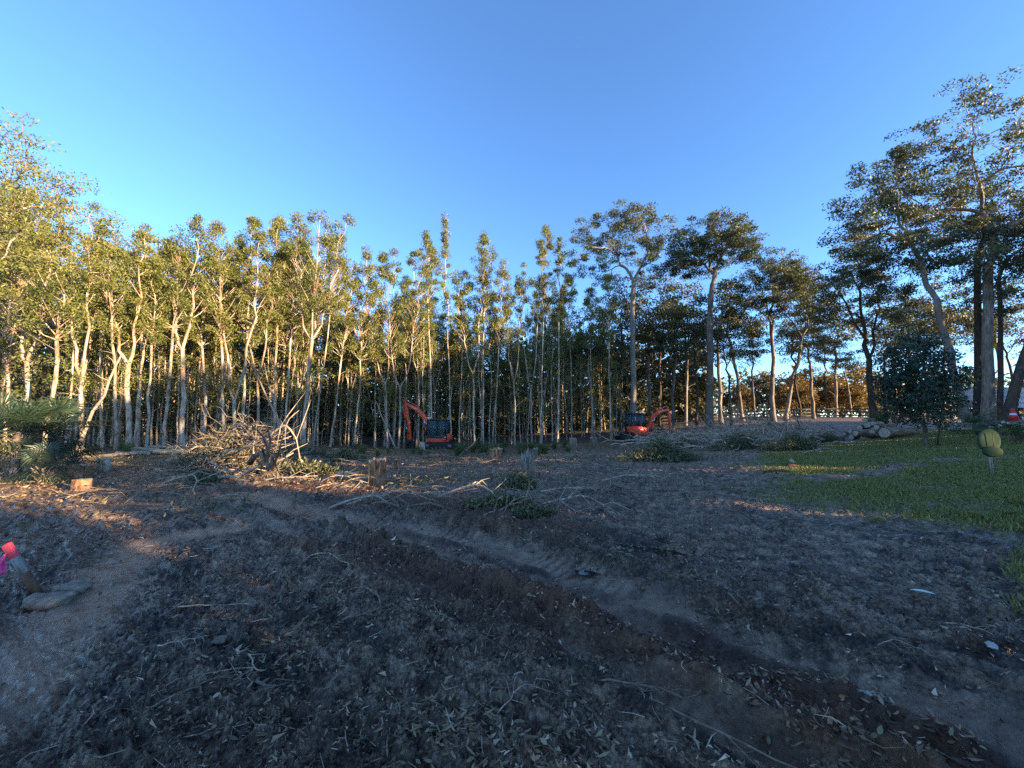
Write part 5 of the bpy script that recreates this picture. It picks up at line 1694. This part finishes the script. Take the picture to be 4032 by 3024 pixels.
for k in range(72):
    if k < 22: px, py, s = rng.uniform(1800, 2010), rng.uniform(1762, 1800), rng.uniform(.7, 1.2)
    elif k < 42: px, py, s = rng.uniform(2040, 2250), rng.uniform(1758, 1795), rng.uniform(.6, 1.1)
    elif k < 56: px, py, s = rng.uniform(1240, 1700), rng.uniform(1765, 1800), rng.uniform(.45, .9)
    else: px, py, s = rng.uniform(380, 1200), rng.uniform(1768, 1790), rng.uniform(.5, .9)
    p = on(px, py)
    lab = ['rank green grass tuft right of the left excavator', 'rank grass tuft left of the two brown stumps', 'low grass tuft along the wood edge left of the left excavator', 'grass tuft at the foot of the left wood'][0 if k < 22 else 1 if k < 42 else 2 if k < 56 else 3]
    tag(obj('grass_tuft', TU[k % 4], None, tuple(p), (0, 0, k * 1.3), (s, s, s)), lab, 'grass tuft', lab.replace('grass tuft', 'grass tufts'))
p = on(3472, 1682)
tag(obj('grass_tuft', tuft_mesh(77, 150, 1.6, .7, .02), None, tuple(p)), 'tall lit yellow-green clump behind the log pile crest', 'grass clump')

# ------------------------------------------------------------------ white trailer, cone, garden things
b0 = base_at(4000, 33)
tr_ = thing('white_trailer', 'white boarded trailer with dark underframe behind the right-hand gums', 'trailer', tuple(b0), R(8))
zt = height_for(b0, 1528); zb_ = height_for(b0, 1606)
for k in range(4):
    z0 = zb_ + (zt - zb_) * k / 4; z1 = zb_ + (zt - zb_) * (k + 1) / 4 - .02
    MB().box((1.9, 0, (z0 + z1) / 2), (7.6, .09, z1 - z0)).build('side_board', M['white'], tr_, bevel=.01)
MB().box((1.9, 1.1, (zb_ + zt) / 2), (7.5, 2.0, zt - zb_ - .06)).build('box_body', M['white'], tr_)
MB().box((1.9, .02, zt + .03), (7.7, .2, .07)).build('top_rail', M['white'], tr_)
MB().box((1.9, .9, zb_ - .12), (7.4, 1.7, .2)).build('underframe', M['black'], tr_)
for x in (.6, 1.6, 4.6):
    w_ = MB().tube([(x, -.05, .42), (x, .25, .42)], .42, 20).build('wheel', M['rubber'], tr_)
    obj('hub', MB().tube([(x, -.07, .42), (x, .0, .42)], .2, 14).mesh('hub', M['steel']), w_)
p = base_at(3992, 24)
cn = thing('traffic_cone', 'bright red traffic cone on a square base at the right edge', 'cone', tuple(p))
hc = height_for(p, 1606)
MB().box((0, 0, .03), (.62, .62, .06)).build('base', M['conered'], cn, bevel=.015)
MB().tube([(0, 0, .06), (0, 0, hc * .35), (0, 0, hc * .65), (0, 0, hc)], [.24, .175, .11, .04], 20).build('cone_body', M['conered'], cn, smooth=True)
for z0, z1 in ((.42, .58),):
    r0_, r1_ = np.interp([z0, z1], [0, .35, .65, 1], [.26, .175, .11, .04])
    MB().tube([(0, 0, hc * z0), (0, 0, hc * z1)], [r0_ + .004, r1_ + .004], 20, False).build('reflective_band', M['conewhite'], cn)
# three-lobed green ornament on twin stakes
p = on(3908, 1872)
d = p[1]
orn = thing('garden_ornament', 'dark green round-lobed garden ornament on two thin stakes', 'garden ornament', tuple(p), 0)
def pad(name, cxp, cyp, wpx, hpx, thick, dy=0, dark=False):
    z = height_for(p, cyp); x = (cxp - 3908) / F_PX * d
    rx, rz = wpx / 2 / F_PX * d, hpx / 2 / F_PX * d
    mb = MB()
    n, r_ = 28, 6
    V = []
    for k in range(r_ + 1):
        ph = -math.pi / 2 + math.pi * k / r_
        for q in range(n):
            a = 2 * math.pi * q / n
            c = math.cos(ph) ** .55 if 0 < k < r_ else 0.02
            V.append((x + rx * c * math.cos(a), dy + thick * math.sin(ph), z + rz * c * math.sin(a)))
    F = [[k * n + q, k * n + (q + 1) % n, (k + 1) * n + (q + 1) % n, (k + 1) * n + q] for k in range(r_) for q in range(n)]
    mb.add(np.array(V), np.array(F))
    mb.build(name, M['pad'], orn, smooth=True)
pad('lobe', 3910, 1695, 64, 56, .03, .12)
pad('lobe', 3908, 1735, 94, 96, .035, 0)
pad('lobe', 3905, 1778, 80, 42, .05, -.06)
for x in (-.022, .022):
    MB().tube([(x, 0, -.15), (x, 0, height_for(p, 1735))], .012, 8).build('stake', M['stakewood'], orn)
MB().tube([(0, -.075, height_for(p, 1785)), (0, -.085, height_for(p, 1700))], .006, 6).build('seam', M['leaf_green'], orn)
# pale hose along the far edge of the lawn
pts = [np.r_[gp(px, py), 0] for px, py in [(3375, 1703), (3560, 1692), (3650, 1690), (3760, 1692), (3850, 1698), (3930, 1693), (4010, 1702), (4150, 1715)]]
for q in pts: q[2] = zg(q[0], q[1]) + .03
tag(MB().tube(pts, .025, 6).build('garden_hose', M['palestick'], smooth=True), 'pale hose lying along the far edge of the lawn', 'hose')
p = on(3757, 1690)
mk = thing('marker_peg', 'small white peg with rag standing at the far lawn edge', 'peg', tuple(p))
MB().tube([(0, 0, -.05), (0, 0, .32)], .015, 6).build('peg', M['stakewood'], mk)
MB().add(np.array([(0, -.02, .32), (.12, -.05, .36), (.14, -.02, .18), (.02, -.04, .12), (-.07, -.05, .24)]), np.array([[0, 1, 2, 3, 4]])).build('rag', M['white'], mk)
p = on(4012, 1742)
rb = thing('rose_bush', 'small leafy rose bush with white blooms at the right edge', 'bush', tuple(p))
rng = np.random.default_rng(41)
T = np.c_[rng.normal(size=(40, 2)) * .3, rng.uniform(.25, .75, 40)]
st = MB()
for q in T: st.tube([(q[0] * .15, q[1] * .15, -.03), q * [.6, .6, .6], q], [.012, .009, .004], 4, False)
st.build('stems', M['twig'], rb)
MB().add(*leaf_quads(clumps(T, 26, (.08, .08, .07), rng), .045, .022, rng)).build('leaves', M['leaf_green'], rb)
for q in T[:7]:
    MB().add(*leaf_quads(clumps(np.array([q + [0, -.08, .08]]), 16, (.03, .03, .025), rng), .035, .025, rng)).build('bloom', M['petal'], rb)

# white cut lump on the dark red soil by the lawn, and the soil itself
def lump(name, p, r, mat, seed, squash=.6, amp=.25, sub=(18, 10)):
    rng = np.random.default_rng(seed)
    n, m_ = sub
    V = [(0, 0, -squash)]
    for k in range(1, m_):
        ph = -math.pi / 2 + math.pi * k / m_
        for q in range(n):
            a = 2 * math.pi * q / n
            V.append((math.cos(ph) * math.cos(a), math.cos(ph) * math.sin(a), math.sin(ph) * squash))
    V.append((0, 0, squash))
    V = np.array(V)
    off = rng.uniform(0, 50, 2)
    nz = perlin(V[:, 0] * 1.3 + off[0] + V[:, 2], V[:, 1] * 1.3 + off[1], seed) + .5 * perlin(V[:, 0] * 3 + off[1] - V[:, 2] * 2, V[:, 1] * 3 + off[0], seed + 3)
    V = V * (1 + amp * nz[:, None]) * np.asarray(r)
    F = [[1 + (k - 1) * n + q, 1 + (k - 1) * n + (q + 1) % n, 1 + k * n + (q + 1) % n, 1 + k * n + q] for k in range(1, m_ - 1) for q in range(n)]
    Tq = [[0, 1 + (q + 1) % n, 1 + q] for q in range(n)] + [[len(V) - 1, 1 + (m_ - 2) * n + q, 1 + (m_ - 2) * n + (q + 1) % n] for q in range(n)]
    return np_mesh(name, V, [np.array(F), np.array(Tq)], mat, True)
redsoil = simple('red brown clod', [(.3, (.04, .014, .010)), (.6, (.12, .045, .028)), (.8, (.2, .085, .05))], 9, .9, (1, 1, 1), .04, 1.0)
for k, (px, py, r, lab) in enumerate([(3060, 1862, (.3, .2, .10), 'dark red soil clod at the lawn corner, largest'), (3115, 1842, (.2, .15, .13), 'dark red soil clod under the white lump')]):
    p = on(px, py); tag(obj('soil_clod', lump('soil_clod', p, r, redsoil, 5 + k, .6, .5), None, tuple(p)), lab, 'soil clod')
p = on(3110, 1832)
tag(obj('white_offcut', lump('white_offcut', p, (.09, .05, .06), M['palecut'], 9, .8, .6), None, (p[0], p[1] - .1, p[2] + .12), (0, .5, 0)), 'small white offcut lying on the dark red soil clod', 'offcut')

# ------------------------------------------------------------------ pink-topped survey stake and rocks
b0 = on(150, 2335)
e = at(30, 2150, b0[1] - .05)
v = e - b0
Lk = np.linalg.norm(v) + .02
zax = unit(v); xax = unit(np.cross([0, 1, .0], zax)); yax = np.cross(zax, xax)
rot = Matrix(np.c_[xax, yax, zax].tolist()).to_euler()
sk = tag(obj('survey_stake', None, None, tuple(b0), tuple(rot)), 'leaning survey stake with pink sprayed top and pink ribbon', 'stake')
MB().box((0, 0, Lk * .30 - .06), (.07, .034, Lk * .24 + .12)).build('muddy_foot', M['rust'], sk)
MB().box((0, 0, Lk * .575), (.07, .034, Lk * .31)).build('shaft', M['stakewood'], sk)
MB().box((0, 0, Lk * .865), (.0705, .0345, Lk * .27)).build('sprayed_top', M['pinkpaint'], sk, bevel=.002)
kz = Lk * .86
MB().tube([(.041 * math.cos(a), .024 * math.sin(a), kz + .01 * math.sin(a)) for a in np.linspace(0, 2 * math.pi, 13)], .006, 5, False).build('ribbon_knot', M['pink'], sk)
for k, (dx, ln) in enumerate(((-.075, .2), (-.02, .18))):
    n = 7
    P = []
    down = np.array(Matrix(np.c_[xax, yax, zax].tolist()).transposed() @ Vector((0, 0, -1)))
    left = np.array(Matrix(np.c_[xax, yax, zax].tolist()).transposed() @ Vector((-1, 0, 0)))
    s0 = np.array([-.022, -.022, kz])
    for q in range(n):
        t_ = q / (n - 1)
        c = s0 + down * ln * t_ + left * (dx * -.6 * math.sqrt(t_)) + np.array([0, -.012 * math.sin(t_ * 5 + k), 0])
        w_ = left * (.012 + .008 * t_)
        P += [c - w_, c + w_]
    mbx = MB().add(np.array(P), np.array([[2 * q, 2 * q + 1, 2 * q + 3, 2 * q + 2] for q in range(n - 1)]))
    mbx.build('ribbon_tail', M['pink'], sk).modifiers.new('thick', 'SOLIDIFY').thickness = .002
for k, (px, py, r, rz, lab) in enumerate([(190, 2362, (.20, .11, .075), .15, 'flat grey stone at the foot of the pink stake'), (275, 2320, (.15, .10, .07), .3, 'tan stone behind and right of the flat grey one')]):
    p = on(px, py)
    tag(obj('flat_stone', lump('flat_stone', p, r, M['stone'], 11 + k, .9, .3, (26, 14)), None, (p[0], p[1], p[2] + .03), (0, 0, rz)), lab, 'stone', 'stones at the stake')
for k, (px, py, r, lab) in enumerate([(3405, 2700, (.05, .035, .03), 'pale round stone in the right foreground mud'), (3910, 2590, (.05, .03, .02), 'pale flat stone near the right edge'), (865, 2520, (.055, .045, .03), 'brown clay lump in the left foreground'),
        (3380, 1762, (.1, .06, .05), 'small dark clod on the lawn before the log pile')]):
    p = on(px, py)
    tag(obj('small_stone', lump('small_stone', p, r, M['pebble'] if k < 2 else M['stone'], 21 + k, .7, .3), None, (p[0], p[1], p[2] + .012), (0, 0, k)), lab, 'stone')
# one pale green leaf, lying apart
p = on(3640, 2352)
n = 9
t_ = np.linspace(0, 1, n)
wd = .022 * np.sin(np.clip(t_ * 1.0, 0, 1) * math.pi) ** .7
V = np.r_[np.c_[t_ * .17, wd, .012 + .012 * np.sin(t_ * 3)], np.c_[t_ * .17, -wd, .012 + .012 * np.sin(t_ * 3)], np.c_[t_ * .17, t_ * 0, .004 + .012 * np.sin(t_ * 3)]]
F = [[q, q + 1, 2 * n + q + 1, 2 * n + q] for q in range(n - 1)] + [[2 * n + q, 2 * n + q + 1, n + q + 1, n + q] for q in range(n - 1)]
pl = simple('pale underside leaf', [(.3, (.45, .52, .44)), (.7, (.58, .64, .56))], 20, .5)
tag(obj('pale_leaf', np_mesh('pale_leaf', V, [np.array(F)], pl, True), None, (p[0] - .1, p[1] + .03, p[2] + .012), (.1, 0, R(-38))), 'single pale green leaf lying on the dark mud at the right', 'leaf')
for k, (px, py) in enumerate([(3975, 2035), (3850, 2040), (4020, 1990)]):
    p = on(px, py)
    m_ = MB().add(*leaf_quads(clumps(np.array([[0, 0, .04]]), 26, (.05, .05, .03), np.random.default_rng(k)), .05, .02, np.random.default_rng(k)))
    tag(m_.build('yellow_weed', M['leaf_palmdry'], None, tuple(p)), ['yellow weed rosette at the right edge of the lawn', 'yellow weed rosette at the front of the lawn', 'yellow weed rosette higher on the right edge'][k], 'weed')

# ------------------------------------------------------------------ loose matter on the ground (uncountable)
rng = np.random.default_rng(51)
def scatter(n, r0, r1, th0=-60, th1=60, power=1.0):
    th = np.radians(rng.uniform(th0, th1, n))
    r = r0 * (r1 / r0) ** rng.uniform(0, 1, n) ** power
    return r * np.sin(th), r * np.cos(th)

def leaves_on_ground(x, y, L, W, lift=.012, tilt=.35, curl=.25):
    n = len(x)
    z = ground_h(x, y) + lift * rng.uniform(.2, 1.6, n)
    a = rng.uniform(0, 2 * math.pi, n)
    l = L * rng.uniform(.55, 1.5, n); w = W * rng.uniform(.6, 1.4, n)
    d = np.c_[np.cos(a), np.sin(a), rng.normal(size=n) * tilt]
    s = np.c_[-np.sin(a), np.cos(a), rng.normal(size=n) * tilt]
    C = np.c_[x, y, z]
    up = np.c_[np.zeros((n, 2)), l * curl * rng.uniform(-.4, 1, n)]
    l_, w_ = l[:, None], w[:, None]
    V = np.stack([C - d * l_, C - d * l_ * .3 + s * w_ + up * .3, C + d * l_ * .35 + s * w_ * .85 + up * .5, C + d * l_ + up, C + d * l_ * .35 - s * w_ * .85 + up * .5, C - d * l_ * .3 - s * w_ + up * .3], 1)
    V[:, :, 2] = np.maximum(V[:, :, 2], z[:, None] - .004)
    i = np.arange(n)[:, None] * 6
    return V.reshape(-1, 3), [i + np.array([[0, 1, 5]]), i + np.array([[2, 3, 4]]), i + np.array([[1, 2, 4, 5]])]

x, y = scatter(60000, 1.7, 24)
lawn_, wet_, mul_, for_, rank_ = masks(x, y)
dn = fbm(x * .8, y * .8, 3, 77) + .35 * fbm(x * 2.5, y * 2.5, 2, 79)
left_clean = sstep(-1.2, -3.0, x + .25 * y) * sstep(7, 4.5, y)
keep = rng.uniform(0, 1, len(x)) < np.clip(-.05 + dn * .8 + .12 * mul_ + .2 * (np.hypot(x, y) > 5) , .012, 1) * (1 - .88 * wet_) * (1 - .9 * lawn_) * (1 - .75 * left_clean)
x, y = x[keep], y[keep]
V, Fs = leaves_on_ground(x, y, .025 * (1 + .03 * np.hypot(x, y)), .0068 * (1 + .06 * np.hypot(x, y)))
me = np_mesh('leaf_litter', V, Fs, M['litter'])
tag(obj('leaf_litter', me), 'dry gum leaves scattered over the churned mud', 'leaf litter', kind='stuff')
x, y = scatter(60000, 1.9, 13)
mul_ = masks(x, y)[2]
keep = rng.uniform(0, 1, len(x)) < mul_ * (.25 + .7 * np.clip(fbm(x * 2, y * 2, 2, 83), 0, 1))
V, Fs = leaves_on_ground(x[keep], y[keep], .015, .006, .02, .8)
tag(obj('bark_mulch', np_mesh('bark_mulch', V, Fs, M['litter_red'])), 'reddish shredded bark along the ridges of the ruts', 'mulch', kind='stuff')
# twig litter
x, y = scatter(17000, 1.8, 30)
k_ = rng.random(17000) < .5
x2, y2 = scatter(17000, 6, 30)
x, y = np.where(k_, x, x2), np.where(k_, y, y2)
lawn_, wet_, mul_, for_, rank_ = masks(x, y)
dn = fbm(x * .8 + 9, y * .8, 3, 87)
keep = rng.uniform(0, 1, len(x)) < np.clip(.14 + dn * .7 + .45 * rank_ + .25 * (np.hypot(x, y) > 7), .03, 1) * (1 - .85 * wet_) * (1 - .85 * lawn_)
x, y = x[keep], y[keep]
z = ground_h(x, y)
tw = MB()
for k in range(len(x)):
    a = rng.uniform(0, 6.28); rr_ = math.hypot(x[k], y[k])
    l = rng.uniform(.03, .13) * (1 + rr_ * .08)
    d = np.array([math.cos(a), math.sin(a), rng.normal() * .12])
    s0 = np.array([x[k], y[k], z[k] + .012])
    w = rng.uniform(.0012, .0032) * (1 + rr_ * .06)
    tw.tube([s0, s0 + d * l * .5 + rng.normal(size=3) * l * .08, s0 + d * l + rng.normal(size=3) * l * .1], [w, w * .9, w * .5], 3, False)
tag(tw.build('twig_litter', M['twigs_fine']), 'broken twigs strewn over the cleared ground', 'twig litter', kind='stuff')
# bark chips and crumbs
x, y = scatter(130000, 1.7, 22, power=.9)
lawn_, wet_, mul_, for_, rank_ = masks(x, y)
dn = fbm(x * 1.1, y * 1.1, 3, 103) + .5 * fbm(x * 4, y * 4, 2, 105)
keep = rng.uniform(0, 1, len(x)) < np.clip(.18 + dn * .9 + .3 * mul_, .03, 1) * (1 - .9 * wet_) * (1 - .92 * lawn_)
x, y = x[keep], y[keep]
n = len(x); rr_ = np.hypot(x, y)
C = np.c_[x, y, ground_h(x, y) + .006 + .004 * rr_ * .3]
d1 = rng.normal(size=(n, 3)) * [1, 1, .55]; d2 = rng.normal(size=(n, 3)) * [1, 1, .55]
sz = (rng.uniform(.004, .013, n) * (1 + .07 * rr_) * np.where(rng.random(n) < .12, 1.9, 1))[:, None]
V = np.stack([C - unit(d1) * sz * 1.4, C + unit(d1) * sz * 1.4, C + unit(d2) * sz], 1).reshape(-1, 3)
tag(obj('bark_chips', np_mesh('bark_chips', V, [np.arange(n * 3).reshape(-1, 3)], M['chips'])), 'crumbs of bark and wood chips mixed into the mud', 'bark chips', kind='stuff')
# fresh chips thrown round the stumps
P_ = []
for px, pb, *_r in STUMPS:
    c_ = gp(px, pb)
    q_ = rng.normal(size=(260, 2)) * [1.1, .7]
    P_.append(c_ + q_)
P_ = np.concatenate(P_)
V, Fs = leaves_on_ground(P_[:, 0], P_[:, 1], .035, .016, .03, .7)
tag(obj('wood_chips', np_mesh('wood_chips', V, Fs, M['freshchips'])), 'fresh orange-brown wood chips thrown round the stumps', 'wood chips', kind='stuff')
# clods
x, y = scatter(12000, 1.7, 11)
lawn_, wet_, mul_, for_, rank_ = masks(x, y)
dn = fbm(x * .7, y * .7, 2, 53)
keep = rng.uniform(0, 1, len(x)) < np.clip(.35 + dn * .9, .05, 1) * (1 - .9 * wet_) * (1 - lawn_)
x, y = x[keep], y[keep]
n = len(x)
oc = np.array([[1, 0, 0], [-1, 0, 0], [0, 1, 0], [0, -1, 0], [0, 0, 1], [0, 0, -1], [.7, .7, .3], [-.7, .6, .35], [-.6, -.7, .3], [.7, -.6, .35]], float)
tri = np.array([[4, 6, 7], [4, 7, 8], [4, 8, 9], [4, 9, 6], [0, 2, 6], [6, 2, 7], [2, 1, 7], [7, 1, 8], [1, 3, 8], [8, 3, 9], [3, 0, 9], [9, 0, 6], [5, 2, 0], [5, 1, 2], [5, 3, 1], [5, 0, 3]])
s = rng.uniform(.004, .014, n) * (1 + .05 * np.hypot(x, y)) * np.where(rng.random(n) < .06, 1.8, 1)
V = oc[None] * s[:, None, None] * (1 + rng.normal(size=(n, 10, 3)) * .28) * np.array([1, 1, .7])
V += np.c_[x, y, ground_h(x, y) + s * .3][:, None, :]
tag(obj('mud_clods', np_mesh('mud_clods', V.reshape(-1, 3), [(np.arange(n)[:, None, None] * 10 + tri[None]).reshape(-1, 3)], M['clod'])), 'small wet clods of mud thrown over the ground', 'mud clods', kind='stuff')
# lawn
x, y = scatter(260000, 4.2, 34, 12, 62, .8)
lawn_ = masks(x, y)[0]
keep = (rng.uniform(0, 1, len(x)) < lawn_ * .95) & (x > 1)
x, y = x[keep], y[keep]
n = len(x); r_ = np.hypot(x, y)
z = ground_h(x, y)
a = rng.uniform(0, 6.28, n)
h = rng.uniform(.03, .085, n) * (.7 + .5 * (fbm(x * .8, y * .8, 2, 91) + .5))
w = .0035 + r_ * .0009
B = np.c_[x, y, z - .005]
sd = np.c_[np.cos(a), np.sin(a), np.zeros(n)] * w[:, None]
tp = B + np.c_[rng.normal(size=(n, 2)) * .035, h]
V = np.stack([B - sd, B + sd, tp], 1).reshape(-1, 3)
tag(obj('lawn_grass', np_mesh('lawn_grass', V, [np.arange(n * 3).reshape(-1, 3)], M['grass'])), 'short green grass of the lawn at the right', 'grass', kind='stuff')
# weeds and cut greens spread before the wood
x, y = scatter(60000, 8, 38, -54, 40, .7)
lawn_, wet_, mul_, for_, rank_ = masks(x, y)
keep = rng.uniform(0, 1, len(x)) < np.clip(rank_ * .9 + .6 * sstep(.25, .7, fbm(x * .35, y * .35, 3, 97)) + .03, 0, 1) * (1 - lawn_)
x, y = x[keep], y[keep]
n = len(x)
C = np.c_[x, y, ground_h(x, y) + rng.uniform(.01, .14, n)]
V, Fq = leaf_quads(C, .06, .016, rng, .2)
tag(MB().add(V, Fq).build('ground_cover', M['leaf_slash']), 'weeds and cut green leaves spread before the wood', 'ground cover', kind='stuff')
# print('triangles', sum(len(o.data.polygons) for o in COL.objects if o.type == 'MESH' and o.data.users == 1))
